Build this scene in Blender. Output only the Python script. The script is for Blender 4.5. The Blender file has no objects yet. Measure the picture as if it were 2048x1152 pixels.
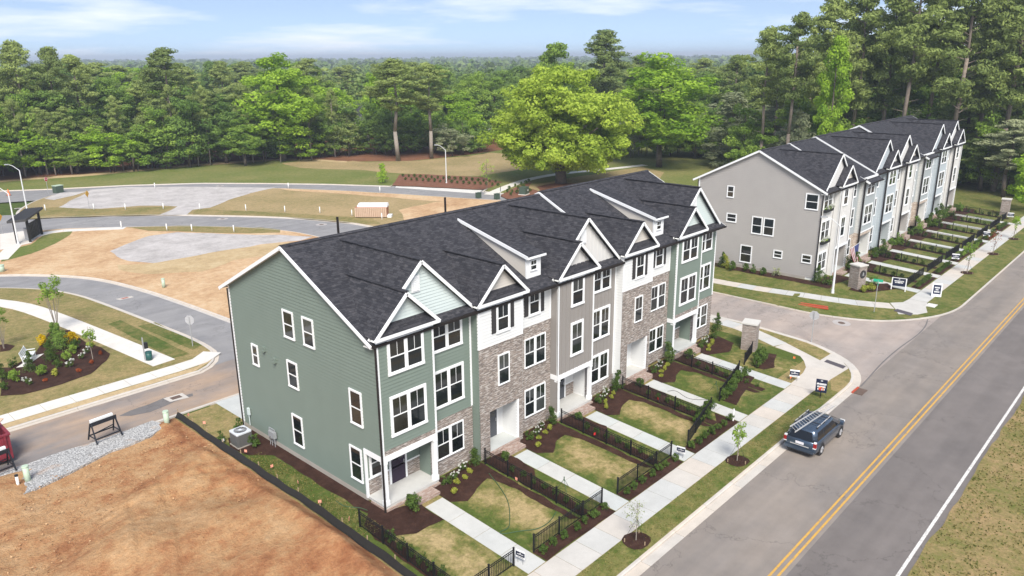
import bpy, bmesh, math, random
import numpy as np
from mathutils import Vector, Matrix
random.seed(7)
SC = bpy.context.scene
COL = SC.collection
# ------------------------------------------------------------------ camera, sky, sun, exposure
F_PX, PITCH, YAW, ROLL, CAMH = 1524.6, .293878, .749135, .0079, 22.0   # X runs along the street, Y from the road to the back of the lots
def _rot():
    cy, sy, cp, sp = math.cos(YAW), math.sin(YAW), math.cos(PITCH), math.sin(PITCH)
    f = np.array([cp*cy, cp*sy, -sp]); r = np.array([sy, -cy, 0.]); d = np.cross(f, r)
    cr, sr = math.cos(ROLL), math.sin(ROLL)
    return np.array([cr*r+sr*d, -sr*r+cr*d, f])
RM = _rot()
cam = bpy.data.cameras.new('camera'); camo = bpy.data.objects.new('camera', cam); COL.objects.link(camo)
cam.sensor_width = 36; cam.lens = F_PX/2048*36; cam.clip_start = .5; cam.clip_end = 12000
mw = Matrix.Identity(4)
for i in range(3):
    mw[i][0] = RM[0][i]; mw[i][1] = -RM[1][i]; mw[i][2] = -RM[2][i]
mw[0][3], mw[1][3], mw[2][3] = 0, 0, CAMH
camo.matrix_world = mw; SC.camera = camo
SUN_DIR = Vector((-.50, -.58, .86)).normalized()           # towards the sun
W = bpy.data.worlds.new('World'); SC.world = W; W.use_nodes = True
wn = W.node_tree.nodes; wl = W.node_tree.links; wn.clear()
wo = wn.new('ShaderNodeOutputWorld'); bg = wn.new('ShaderNodeBackground'); sky = wn.new('ShaderNodeTexSky')
sky.sky_type = 'NISHITA'; sky.sun_disc = False; sky.sun_elevation = math.asin(SUN_DIR.z); sky.sun_rotation = math.atan2(SUN_DIR.x, SUN_DIR.y)
sky.altitude = 100; sky.air_density = 1.0; sky.dust_density = 1.2; sky.ozone_density = 1.6
tc = wn.new('ShaderNodeTexCoord'); sp_ = wn.new('ShaderNodeSeparateXYZ'); wl.new(tc.outputs['Generated'], sp_.inputs[0])
def wmath(op, a, b=None):
    n = wn.new('ShaderNodeMath'); n.operation = op
    for i, x in enumerate((a, b)):
        if x is None: continue
        if isinstance(x, (int, float)): n.inputs[i].default_value = x
        else: wl.new(x, n.inputs[i])
    return n.outputs[0]
lift = wn.new('ShaderNodeCombineXYZ'); wl.new(sp_.outputs[0], lift.inputs[0]); wl.new(sp_.outputs[1], lift.inputs[1])   # clear upper air reaches well down to the horizon
wl.new(wmath('ADD', wmath('MULTIPLY', wmath('MAXIMUM', sp_.outputs[2], 0.), 2.2), .125), lift.inputs[2])
nrm_ = wn.new('ShaderNodeVectorMath'); nrm_.operation = 'NORMALIZE'; wl.new(lift.outputs[0], nrm_.inputs[0]); wl.new(nrm_.outputs[0], sky.inputs['Vector'])
zc = wmath('MAXIMUM', wmath('ADD', sp_.outputs[2], .085), .05)
cmb = wn.new('ShaderNodeCombineXYZ'); wl.new(wmath('DIVIDE', sp_.outputs[0], zc), cmb.inputs[0]); wl.new(wmath('DIVIDE', sp_.outputs[1], zc), cmb.inputs[1])
def wnoise(scale, detail, rough, off=0.):
    n = wn.new('ShaderNodeTexNoise'); n.inputs['Scale'].default_value = scale; n.inputs['Detail'].default_value = detail; n.inputs['Roughness'].default_value = rough
    m = wn.new('ShaderNodeMapping'); m.inputs['Location'].default_value = (off, off*.7, off); wl.new(cmb.outputs[0], m.inputs[0]); wl.new(m.outputs[0], n.inputs['Vector']); return n.outputs['Fac']
cl = wmath('ADD', wmath('MULTIPLY', wnoise(.42, 8, .58, 5.1), .72), wmath('MULTIPLY', wnoise(.16, 3, .5, 2.2), .34))
rp = wn.new('ShaderNodeValToRGB'); rp.color_ramp.elements[0].position = .525; rp.color_ramp.elements[1].position = .68
rp.color_ramp.elements[0].color = (0, 0, 0, 1); rp.color_ramp.elements[1].color = (.9, .9, .9, 1); wl.new(cl, rp.inputs[0])
mx = wn.new('ShaderNodeMix'); mx.data_type = 'RGBA'; wl.new(rp.outputs[0], mx.inputs[0]); vs = wn.new('ShaderNodeMix'); vs.data_type = 'RGBA'; vs.inputs[0].default_value = .16; vs.inputs[7].default_value = (5.6, 5.7, 5.9, 1); wl.new(sky.outputs[0], vs.inputs[6]); wl.new(vs.outputs[2], mx.inputs[6]); mx.inputs[7].default_value = (6.4, 6.5, 6.9, 1)
wl.new(mx.outputs[2], bg.inputs[0]); bg.inputs[1].default_value = .092; wl.new(bg.outputs[0], wo.inputs[0])
sun = bpy.data.lights.new('sun', 'SUN'); sun.energy = 2.6; sun.angle = math.radians(24); sun.color = (1, .95, .87)
suno = bpy.data.objects.new('sun', sun); COL.objects.link(suno); suno.rotation_euler = SUN_DIR.to_track_quat('Z', 'Y').to_euler(); suno.location = (0, 0, 60)
SC.view_settings.view_transform = 'Standard'; SC.view_settings.look = 'None'; SC.view_settings.exposure = 1.12; SC.view_settings.gamma = 1
SC.render.engine = 'CYCLES'; SC.cycles.use_denoising = True; SC.cycles.max_bounces = 6; SC.cycles.transparent_max_bounces = 8

# ------------------------------------------------------------------ pixel -> place, ground height
def ray(px, py): return RM.T @ np.array([px-1024, py-576, F_PX])
def zg(v): return -.45*min(1., max(0., (27.4-v)/7.8))       # the front yards fall towards the road
def G(px, py, off=0.):                                       # the point of the ground that a pixel shows
    z = 0.
    for _ in range(12):
        d = ray(px, py); t = (z+off-CAMH)/d[2]; z = zg(d[1]*t)
    return (float(d[0]*t), float(d[1]*t), z+off)
def at_dist(px, dist, v=None):
    d = ray(px, 300); k = dist/math.hypot(d[0], d[1]); return float(d[0]*k), float(d[1]*k)
def z_at(px, py, x, y):
    d = ray(px, py); t = math.hypot(x, y)/math.hypot(d[0], d[1]); return CAMH+float(d[2])*t

# ------------------------------------------------------------------ mesh helpers
class MB:
    def __init__(s): s.v = []; s.f = []
    def add(s, vs, fs):
        o = len(s.v); s.v += [tuple(map(float, p)) for p in vs]; s.f += [tuple(i+o for i in f) for f in fs]; return s
    def box(s, x0, y0, z0, x1, y1, z1):
        x0, x1 = min(x0, x1), max(x0, x1); y0, y1 = min(y0, y1), max(y0, y1); z0, z1 = min(z0, z1), max(z0, z1)
        return s.add([(x0,y0,z0),(x1,y0,z0),(x1,y1,z0),(x0,y1,z0),(x0,y0,z1),(x1,y0,z1),(x1,y1,z1),(x0,y1,z1)],
                     [(0,3,2,1),(4,5,6,7),(0,1,5,4),(1,2,6,5),(2,3,7,6),(3,0,4,7)])
    def poly(s, pts): return s.add(pts, [tuple(range(len(pts)))])
    def bar(s, p, q, w, h, up=(0,0,1)):
        p = Vector(p); q = Vector(q); d = (q-p).normalized(); sd = d.cross(Vector(up))
        if sd.length < 1e-4: sd = d.cross(Vector((1,0,0)))
        sd.normalize(); u = sd.cross(d).normalized(); a = sd*(w/2); b = u*(h/2)
        return s.add([p-a-b, p+a-b, p+a+b, p-a+b, q-a-b, q+a-b, q+a+b, q-a+b], [(0,1,2,3),(4,7,6,5),(0,4,5,1),(1,5,6,2),(2,6,7,3),(3,7,4,0)])
    def cyl(s, p, q, r0, r1=None, n=8, cap=True):
        r1 = r0 if r1 is None else r1; p = Vector(p); q = Vector(q); d = (q-p).normalized()
        a = d.orthogonal().normalized(); b = d.cross(a)
        vs = [p+(a*math.cos(2*math.pi*i/n)+b*math.sin(2*math.pi*i/n))*r0 for i in range(n)]+[q+(a*math.cos(2*math.pi*i/n)+b*math.sin(2*math.pi*i/n))*r1 for i in range(n)]
        fs = [(i, (i+1) % n, n+(i+1) % n, n+i) for i in range(n)]
        if cap: fs += [tuple(range(n-1, -1, -1)), tuple(range(n, 2*n))]
        return s.add(vs, fs)
    def tube(s, pts, r0, r1=None, n=6):
        r1 = r0 if r1 is None else r1; m = len(pts)-1
        for i in range(m): s.cyl(pts[i], pts[i+1], r0+(r1-r0)*i/m, r0+(r1-r0)*(i+1)/m, n, True)
        return s
    def slab(s, pts, t, vec=None):                           # a flat polygon given thickness downwards
        P = [Vector(p) for p in pts]; n = Vector((0,0,0))
        for i in range(len(P)): n += P[i].cross(P[(i+1) % len(P)])
        n.normalize()
        if n.z < 0: P.reverse(); n = -n
        vec = Vector(vec) if vec else -n; Q = [p+vec*t for p in P]; k = len(P)
        return s.add(P+Q, [tuple(range(k)), tuple(range(2*k-1, k-1, -1))]+[((i+1) % k, i, k+i, k+(i+1) % k) for i in range(k)])
    def loft(s, rings, closed=True, caps=True):
        n = len(rings[0]); vs = [p for r in rings for p in r]; fs = []
        for i in range(len(rings)-1):
            for j in range(n if closed else n-1):
                fs.append((i*n+j, i*n+(j+1) % n, (i+1)*n+(j+1) % n, (i+1)*n+j))
        if caps: fs += [tuple(range(n-1, -1, -1)), tuple(range((len(rings)-1)*n, len(rings)*n))]
        return s.add(vs, fs)
    def ell(s, c, r, nu=10, nv=6):
        vs = []; fs = []
        for i in range(nv+1):
            ph = math.pi*i/nv-math.pi/2
            for j in range(nu):
                th = 2*math.pi*j/nu; vs.append((c[0]+r[0]*math.cos(ph)*math.cos(th), c[1]+r[1]*math.cos(ph)*math.sin(th), c[2]+r[2]*math.sin(ph)))
        for i in range(nv):
            for j in range(nu): fs.append((i*nu+j, i*nu+(j+1) % nu, (i+1)*nu+(j+1) % nu, (i+1)*nu+j))
        return s.add(vs, fs)
    def mesh(s, name, smooth=False):
        me = bpy.data.meshes.new(name); me.from_pydata(s.v, [], s.f); me.update()
        if smooth: me.polygons.foreach_set('use_smooth', [True]*len(me.polygons))
        uv(me); return me
    def build(s, name, mat, parent=None, smooth=False, loc=None):
        return obj(name, s.mesh(name, smooth), mat, parent, loc)
def uv(me):                                                  # metre UVs: along the eave or course, and up the face
    nl = len(me.loops)
    if not nl: return
    co = np.empty(len(me.vertices)*3); me.vertices.foreach_get('co', co); co = co.reshape(-1, 3)
    nr = np.empty(len(me.polygons)*3); me.polygons.foreach_get('normal', nr); nr = nr.reshape(-1, 3)
    lt = np.empty(len(me.polygons), dtype=int); me.polygons.foreach_get('loop_total', lt)
    vi = np.empty(nl, dtype=int); me.loops.foreach_get('vertex_index', vi)
    e = np.stack([-nr[:, 1], nr[:, 0], 0*nr[:, 0]], 1); L = np.linalg.norm(e, axis=1); flat = L < .05
    e[flat] = (1, 0, 0); L[flat] = 1; e /= L[:, None]; sgn = np.where((np.abs(e[:, 0]) > np.abs(e[:, 1])) & (e[:, 0] < 0) | (np.abs(e[:, 0]) <= np.abs(e[:, 1])) & (e[:, 1] < 0), -1, 1)
    e *= sgn[:, None]; sl = np.cross(nr, e); sl *= np.where(sl[:, 2:3] < 0, -1, 1)
    pi_ = np.repeat(np.arange(len(lt)), lt); P = co[vi]
    out = np.stack([(P*e[pi_]).sum(1), (P*sl[pi_]).sum(1)], 1).astype('f')
    me.uv_layers.new(name='UVMap').data.foreach_set('uv', out.ravel())
def obj(name, me, mat, parent=None, loc=None):
    o = bpy.data.objects.new(name, me); COL.objects.link(o)
    if mat is not None and me is not None and not me.materials: me.materials.append(MAT[mat] if isinstance(mat, str) else mat)
    if parent is not None: o.parent = parent
    if loc is not None: o.location = loc
    return o
def tag(o, label, cat, group=None):
    o['label'] = label; o['category'] = cat
    if group: o['group'] = group
    return o
def thing(name, label, cat, loc=(0,0,0), rz=0., group=None):
    o = bpy.data.objects.new(name, None); COL.objects.link(o); o.empty_display_size = .2
    o.location = loc; o.rotation_euler = (0, 0, rz); return tag(o, label, cat, group)
def structure(o): o['kind'] = 'structure'; return o
def stuff(o): o['kind'] = 'stuff'; return o
def dup(root, loc=None, rz=None, label=None, group=None, scale=None):
    r = root.copy(); COL.objects.link(r)
    if loc is not None: r.location = loc
    if rz is not None: r.rotation_euler = (0, 0, rz)
    if scale is not None: r.scale = scale
    if label: r['label'] = label
    if group: r['group'] = group
    for ch in root.children:
        c = ch.copy(); COL.objects.link(c); c.parent = r
        for g in ch.children:
            d = g.copy(); COL.objects.link(d); d.parent = c
    return r

# ------------------------------------------------------------------ materials
MAT = {}
class NT:
    def __init__(s, name):
        m = bpy.data.materials.new(name); m.use_nodes = True; MAT[name] = m; s.m = m; s.t = m.node_tree; s.n = s.t.nodes; s.l = s.t.links
        s.b = s.n['Principled BSDF']; s.out = s.n['Material Output']
    def set(s, sock, v):
        if hasattr(v, 'is_output'): s.l.new(v, sock)
        elif isinstance(v, tuple) and len(v) == 3 and sock.type == 'RGBA': sock.default_value = (*v, 1)
        else: sock.default_value = v
    def node(s, t, ins, out=0, **props):
        n = s.n.new(t)
        for k, v in props.items(): setattr(n, k, v)
        for k, v in ins.items(): s.set(n.inputs[k], v)
        return n.outputs[out]
    def coord(s, kind='pos'):
        if kind == 'pos': return s.node('ShaderNodeNewGeometry', {}, 'Position')
        return s.node('ShaderNodeTexCoord', {}, {'uv': 'UV', 'obj': 'Object'}[kind])
    def noise(s, vec, scale, detail=4, rough=.55, out='Fac'): return s.node('ShaderNodeTexNoise', {'Vector': vec, 'Scale': scale, 'Detail': detail, 'Roughness': rough}, out)
    def ramp(s, fac, stops):
        n = s.n.new('ShaderNodeValToRGB'); e = n.color_ramp.elements
        while len(e) < len(stops): e.new(.5)
        for i, (p, c) in enumerate(stops): e[i].position = p; e[i].color = (*c, 1) if len(c) == 3 else c
        s.l.new(fac, n.inputs[0]); return n.outputs[0]
    def mix(s, fac, a, b, mode='MIX'):
        n = s.n.new('ShaderNodeMix'); n.data_type = 'RGBA'; n.blend_type = mode
        s.set(n.inputs[0], fac); s.set(n.inputs[6], a); s.set(n.inputs[7], b); return n.outputs[2]
    def math(s, op, a, b=0., clamp=False):
        n = s.n.new('ShaderNodeMath'); n.operation = op; n.use_clamp = clamp; s.set(n.inputs[0], a); s.set(n.inputs[1], b); return n.outputs[0]
    def rand(s): return s.node('ShaderNodeObjectInfo', {}, 'Random')
    def vary(s, col, fac, lo=.8, hi=1.2):                    # multiply a colour by lo..hi
        k = s.math('ADD', s.math('MULTIPLY', fac, hi-lo), lo)
        return s.mix(1., col, s.node('ShaderNodeCombineColor', {0: k, 1: k, 2: k}), 'MULTIPLY')
    def bump(s, h, strength=.3, dist=.02): s.l.new(s.node('ShaderNodeBump', {'Height': h, 'Strength': strength, 'Distance': dist}), s.b.inputs['Normal'])
    def done(s, col, rough=.8, **kw):
        s.set(s.b.inputs['Base Color'], col); s.set(s.b.inputs['Roughness'], rough)
        for k, v in kw.items(): s.set(s.b.inputs[k.replace('_', ' ')], v)
        return s.m
def plain(name, col, rough=.6, var=.08, scale=6., **kw):
    t = NT(name); n = t.noise(t.coord('obj'), scale, 3); return t.done(t.vary(col, n, 1-var*2, 1+var*2), rough, **kw)
def grass(name, green, dry, lo, hi, big=.22, fine=9., soil=None):
    t = NT(name); p = t.coord(); a = t.noise(p, big, 5, .6); b = t.noise(p, 1.6, 5, .65); c = t.noise(p, fine, 3, .7)
    m = t.math('ADD', t.math('ADD', t.math('MULTIPLY', a, .36), t.math('MULTIPLY', b, .34)), t.math('MULTIPLY', t.noise(p, fine*.55, 5, .75), .30))
    col = t.ramp(m, [(lo, green), (hi, dry)])
    if soil: col = t.mix(t.ramp(t.noise(p, .5, 4), [(.60, (0,0,0)), (.68, (1,1,1))]), col, soil)
    col = t.vary(col, c, .55, 1.45); col = t.vary(col, t.noise(p, fine*.4, 4, .7), .6, 1.4); t.bump(c, .5, .05); return t.done(col, .95, Specular_IOR_Level=.15)
grass('grass_green', (.060,.095,.018), (.235,.185,.075), .44, .66)
grass('grass_mixed', (.090,.115,.026), (.30,.225,.105), .36, .58)
grass('grass_far', (.105,.140,.030), (.27,.225,.095), .44, .66, .07)
grass('grass_dry', (.12,.125,.035), (.36,.265,.14), .30, .56, .10)
grass('verge_grass', (.105,.125,.026), (.29,.205,.10), .38, .58, .35)
grass('field', (.05,.085,.016), (.11,.12,.035), .4, .7, .02, 1.)
grass('grass_strip', (.075,.105,.020), (.22,.185,.07), .42, .64, .4)
def lawn_mat():
    t = NT('lawn'); p = t.coord(); a = t.noise(p, .45, 5, .6); b = t.noise(p, 2.2, 5, .65); c = t.noise(p, 10., 3, .7)
    s = t.node('ShaderNodeAttribute', {}, 'Fac', attribute_name='straw')
    m = t.math('ADD', s, t.math('MULTIPLY', t.math('SUBTRACT', t.math('ADD', t.math('MULTIPLY', a, .5), t.math('MULTIPLY', b, .5)), .5), 3.4))
    col = t.ramp(m, [(.05, (.070,.098,.020)), (.45, (.17,.155,.052)), (.95, (.345,.262,.13))])
    col = t.vary(col, t.noise(p, 4.5, 4, .7), .5, 1.5); t.bump(c, .5, .04); t.done(t.vary(col, c, .6, 1.4), .95, Specular_IOR_Level=.15)
lawn_mat()
def dirt(name, stops, big=.25, fine=7., bump=.8, pos=None):
    t = NT(name); p = t.coord(); a = t.noise(p, big, 10, .68); b = t.noise(p, 1.3, 9, .68); c = t.noise(p, fine, 4, .7)
    m = t.math('ADD', t.math('MULTIPLY', a, .6), t.math('MULTIPLY', b, .4))
    if name == 'red_clay': m = t.math('SUBTRACT', m, t.math('MULTIPLY', t.node('ShaderNodeAttribute', {}, 'Fac', attribute_name='red'), .10)); st = t.node('ShaderNodeMapping', {'Vector': p, 'Rotation': (0, 0, .55), 'Scale': (.25, 3.2, 1.)}); m = t.math('ADD', m, t.math('MULTIPLY', t.math('SUBTRACT', t.noise(st, 1.1, 8, .7), .5), .09))
    col = t.vary(t.ramp(m, stops), c, .62, 1.32); col = t.vary(col, t.noise(p, fine*.35, 5, .7), .75, 1.25); t.bump(t.math('ADD', c, t.math('MULTIPLY', b, 1.5)), bump, .06); t.done(col, .95, Specular_IOR_Level=.15)
dirt('red_clay', [(.30, (.25,.10,.045)), (.41, (.36,.175,.082)), (.50, (.43,.25,.123)), (.60, (.475,.305,.165)), (.71, (.32,.145,.068))], .42, 9., 1.4)
dirt('tan_soil', [(.33, (.28,.15,.075)), (.42, (.42,.26,.14)), (.52, (.53,.36,.21)), (.60, (.58,.43,.27)), (.68, (.26,.21,.085))], .14)
dirt('straw_soil', [(.30, (.30,.22,.11)), (.50, (.46,.34,.19)), (.68, (.55,.44,.27))], .3)
dirt('pine_straw', [(.3, (.12,.050,.026)), (.6, (.24,.115,.062))], .2)
dirt('mulch', [(.3, (.026,.013,.0095)), (.5, (.052,.026,.019)), (.72, (.095,.050,.036))], 1.5, 22., 1.)
dirt('mulch_red', [(.3, (.13,.055,.033)), (.7, (.26,.125,.078))], 1.0, 14., 1.)
dirt('gravel', [(.3, (.27,.25,.235)), (.5, (.47,.44,.42)), (.7, (.62,.585,.56))], .3, 16., 1.)
def gravel_near():
    t = NT('gravel_stone'); p = t.coord(); v = t.n.new('ShaderNodeTexVoronoi'); v.inputs['Scale'].default_value = 15.; t.l.new(p, v.inputs['Vector'])
    sp = t.node('ShaderNodeSeparateColor', {0: v.outputs['Color']}); col = t.vary((.40,.395,.385), sp, .5, 1.3)
    col = t.mix(t.ramp(t.noise(p, .7, 4), [(.62, (0,0,0)), (.75, (.7,.7,.7))]), col, (.42,.27,.17)); t.bump(t.math('SUBTRACT', 1., v.outputs['Distance']), .8, .05); t.done(col, .9)
gravel_near()
def asphalt(name, base, dust, amt):
    t = NT(name); p = t.coord(); st = t.node('ShaderNodeMapping', {'Vector': p, 'Scale': (.25, 1.6, 1.)}); a = t.noise(st, .35, 5, .6); b = t.noise(p, .16, 6, .62); c = t.noise(p, 40., 2)
    m = t.math('ADD', t.math('MULTIPLY', a, .5), t.math('MULTIPLY', b, .5)); col = t.mix(t.ramp(m, [(.40, (0,0,0)), (.66, (amt,)*3)]), base, dust)
    col = t.vary(col, c, .82, 1.18); cr = t.ramp(t.noise(p, .8, 3), [(.3, (.90,)*3), (.7, (1.06,)*3)]); col = t.mix(1., col, cr, 'MULTIPLY'); tk = t.node('ShaderNodeMapping', {'Vector': p, 'Scale': (.02, 1.1, 1.)}); col = t.vary(col, t.noise(tk, 1., 3, .5), .82, 1.18); wv = t.n.new('ShaderNodeTexVoronoi'); wv.feature = 'DISTANCE_TO_EDGE'; wv.inputs['Scale'].default_value = .11; t.l.new(t.node('ShaderNodeVectorMath', {0: p, 1: t.node('ShaderNodeVectorMath', {0: t.noise(p, .5, 5, .6, 'Color'), 'Scale': 5.}, operation='SCALE')}, operation='ADD'), wv.inputs['Vector']); col = t.mix(t.ramp(wv.outputs['Distance'], [(.0, (.42,)*3), (.006, (0,0,0))]), col, (.05,.045,.042)); t.bump(c, .25, .01); t.done(col, .88, Specular_IOR_Level=.3)
asphalt('asphalt_main', (.205,.182,.164), (.29,.245,.205), .8)
asphalt('asphalt_lane', (.142,.127,.119), (.185,.163,.150), .8)
asphalt('asphalt_side', (.30,.262,.238), (.39,.315,.265), .8)
asphalt('asphalt_alley', (.215,.195,.185), (.42,.29,.19), .95)
asphalt('asphalt_back', (.225,.220,.222), (.30,.29,.28), .7)
asphalt('asphalt_patch', (.15,.14,.138), (.18,.165,.15), .5)
def concrete(name, cold, warm, lo=.9, hi=1.08):
    t = NT(name); p = t.coord(); r = t.rand(); col = t.mix(t.ramp(r, [(.25, (0,0,0)), (.8, (1,1,1))]), cold, warm)
    a = t.noise(p, 1.2, 6, .6); b = t.noise(p, 30., 2); col = t.vary(col, a, lo-.1, hi+.1); col = t.vary(col, b, .94, 1.06); t.bump(b, .15, .01); t.done(col, .85, Specular_IOR_Level=.3)
concrete('concrete', (.47,.47,.45), (.52,.465,.405))
concrete('concrete_walk', (.45,.465,.45), (.48,.475,.45))
concrete('concrete_kerb', (.50,.465,.42), (.53,.47,.40), .85, 1.1)
concrete('concrete_far', (.60,.58,.54), (.62,.585,.53))
concrete('foundation', (.34,.31,.275), (.36,.33,.29))
def brick(name, c1, c2, mortar, pale, w=.215, h=.075, off=.5):
    t = NT(name); u = t.coord('uv'); n = t.n.new('ShaderNodeTexBrick'); n.offset = off
    for k, v in dict(Scale=1., **{'Mortar Size': .007, 'Mortar Smooth': .2, 'Bias': 0., 'Brick Width': w, 'Row Height': h}).items(): n.inputs[k].default_value = v
    n.inputs['Color1'].default_value = (*c1, 1); n.inputs['Color2'].default_value = (*c2, 1); n.inputs['Mortar'].default_value = (*mortar, 1); t.l.new(u, n.inputs['Vector'])
    s = t.node('ShaderNodeMapping', {'Vector': u, 'Scale': (1/w/2, 1/h, 1.)}); k = t.ramp(t.noise(s, 1.1, 1, .5), [(.52, (0,0,0)), (.60, (.85,)*3)])
    col = t.mix(t.math('MULTIPLY', k, t.math('SUBTRACT', 1., n.outputs['Fac'])), n.outputs['Color'], pale); col = t.vary(col, t.noise(u, .9, 4), .85, 1.15)
    t.bump(t.math('SUBTRACT', 1., n.outputs['Fac']), .5, .012); t.done(col, .9, Specular_IOR_Level=.2)
brick('brick', (.27,.21,.175), (.125,.10,.088), (.40,.37,.34), (.52,.48,.44))
brick('brick_step', (.34,.235,.19), (.27,.17,.135), (.42,.37,.33), (.44,.37,.32))
brick('stone', (.50,.41,.33), (.36,.28,.225), (.50,.45,.40), (.62,.56,.49), .45, .16, .35)
brick('pillar_stone', (.27,.215,.185), (.20,.165,.145), (.36,.33,.30), (.38,.34,.305), .26, .085)
def shingle():
    t = NT('shingle'); u = t.coord('uv'); n = t.n.new('ShaderNodeTexBrick'); n.offset = .5; n.offset_frequency = 2
    for k, v in {'Scale': 1., 'Mortar Size': .006, 'Mortar Smooth': .4, 'Bias': -.15, 'Brick Width': .30, 'Row Height': .145}.items(): n.inputs[k].default_value = v
    n.inputs['Color1'].default_value = (.026,.0265,.032,1); n.inputs['Color2'].default_value = (.060,.059,.066,1); n.inputs['Mortar'].default_value = (.007,.007,.009,1); t.l.new(u, n.inputs['Vector'])
    s = t.node('ShaderNodeMapping', {'Vector': u, 'Scale': (1/.42, 1/.145, 1.)}); k = t.ramp(t.noise(s, 1., 2, .6), [(.55, (0,0,0)), (.70, (.5,)*3)])
    col = t.mix(k, n.outputs['Color'], (.10,.094,.098)); col = t.vary(col, t.noise(u, .35, 4), .82, 1.18); g = t.noise(u, 60., 2); col = t.vary(col, g, .75, 1.25)
    t.bump(t.math('SUBTRACT', 1., n.outputs['Fac']), .5, .012); t.done(col, .92, Specular_IOR_Level=.25)
shingle()
def paint(name, col):
    t = NT(name); p = t.coord('obj'); a = t.noise(p, .7, 4); b = t.noise(p, 14., 2); t.done(t.vary(t.vary(col, a, .93, 1.07), b, .97, 1.03), .7, Specular_IOR_Level=.3)
for n_, c_ in dict(siding_green=(.170,.212,.180), siding_mint=(.55,.62,.605), siding_white=(.66,.665,.655), siding_grey=(.265,.245,.228), siding_beige=(.56,.525,.475), siding_taupe=(.365,.345,.325),
                   siding_offwhite=(.56,.555,.53), siding_bluegrey=(.35,.38,.385), siding_blue=(.43,.475,.50), siding_board=(.62,.61,.59), trim=(.78,.79,.79), trim_soft=(.70,.70,.68),
                   shutter=(.045,.042,.042), door_grey=(.085,.09,.10), door_purple=(.035,.024,.042), gutter_dark=(.018,.014,.013), iron=(.010,.010,.011), stone_cap=(.55,.53,.49)).items(): paint(n_, c_)

def glass():
    t = NT('glass'); r = t.rand(); p = t.coord('obj'); col = t.ramp(r, [(.0, (.006,.009,.011)), (.55, (.014,.019,.020)), (.8, (.030,.028,.022)), (1., (.055,.060,.060))]); col = t.vary(col, t.noise(t.coord(), 1.3, 3), .4, 1.6); t.done(col, .05, Specular_IOR_Level=.7)
glass()
plain('car_glass', (.008,.010,.013), .05, .0)
plain('galvanised', (.42,.43,.44), .5, .06, Metallic=.4)
plain('pole_white', (.66,.67,.68), .5)
plain('white_plastic', (.78,.78,.76), .5); plain('black_plastic', (.012,.013,.015), .55); plain('ac_grey', (.11,.108,.104), .6); plain('ac_top', (.55,.58,.62), .45)
plain('pedestal_green', (.42,.52,.40), .6); plain('transformer_green', (.055,.085,.060), .6); plain('dumpster_red', (.20,.022,.035), .6, .3, 3.); plain('barricade_black', (.012,.014,.02), .5)
plain('silt_fabric', (.014,.013,.012), .9, .2, 3.); plain('wood_stake', (.36,.26,.16), .8); plain('lumber', (.50,.36,.26), .8, .1, 3.); plain('lumber_end', (.36,.16,.09), .8); plain('wrap_white', (.78,.79,.79), .5)
plain('sign_navy', (.012,.018,.048), .45); plain('sign_white', (.80,.80,.80), .5); plain('sign_green', (.02,.40,.24), .45); plain('sign_red', (.48,.035,.03), .45); plain('sign_yellow', (.75,.40,.03), .45)
plain('sign_back', (.40,.40,.41), .5); plain('orange_plastic', (.80,.20,.06), .6); plain('flag_pink', (.85,.35,.25), .6); plain('bin_green', (.015,.085,.075), .5); plain('kiosk_black', (.010,.010,.010), .6); plain('kiosk_roof', (.060,.060,.062), .6)
plain('rubber', (.012,.012,.012), .8); plain('alloy', (.50,.50,.51), .35, Metallic=.5); plain('tail_red', (.30,.012,.012), .25); plain('lamp_clear', (.75,.76,.76), .25); plain('aluminium', (.62,.61,.59), .4, Metallic=.4)
plain('van_paint', (.062,.092,.135), .22, .03, Metallic=.55, Coat_Weight=.6); plain('van_trim', (.016,.016,.018), .5); plain('plate', (.72,.70,.72), .5); 
def worn(name, col, road):
    t = NT(name); p = t.coord(); k = t.ramp(t.noise(p, 3.5, 8, .75), [(.34, (.75,)*3), (.50, (.08,)*3)]); t.done(t.mix(k, t.vary(col, t.noise(p, .7, 4), .85, 1.12), road), .8)
worn('yellow_line', (.60,.335,.055), (.17,.15,.13)); worn('white_line', (.68,.66,.62), (.17,.15,.14))
plain('warning_pad', (.075,.065,.075), .8); plain('iron_cover', (.12,.08,.06), .7); plain('manhole', (.38,.35,.33), .7); plain('hose', (.035,.085,.035), .6); plain('cable', (.010,.010,.010), .6); plain('barrier_red', (.42,.07,.03), .6)
plain('flag_red', (.36,.03,.045), .7); plain('flag_white', (.72,.70,.70), .7); plain('flag_blue', (.05,.06,.19), .7); plain('yard_red', (.55,.03,.03), .6); plain('bench_white', (.72,.74,.74), .6)
plain('bark', (.13,.105,.085), .95, .3, 3.); plain('bark_pine', (.23,.185,.15), .95, .3, 2.); plain('bark_pale', (.25,.215,.18), .9, .2, 3.); plain('brick_red_paver', (.35,.11,.08), .8)
def leaf(name, dark, lite, trans=.35):
    t = NT(name); a = t.node('ShaderNodeAttribute', {}, 'Fac', attribute_name='tint'); r = t.rand()
    f = t.math('ADD', t.math('MULTIPLY', a, .75), t.math('MULTIPLY', r, .25)); col = t.ramp(f, [(.1, dark), (.9, lite)])
    d = t.node('ShaderNodeBsdfDiffuse', {'Color': col}); tr = t.node('ShaderNodeBsdfTranslucent', {'Color': col}); m = t.n.new('ShaderNodeMixShader'); m.inputs[0].default_value = trans
    t.l.new(d, m.inputs[1]); t.l.new(tr, m.inputs[2]); t.l.new(m.outputs[0], t.out.inputs[0]); t.n.remove(t.b)
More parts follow.
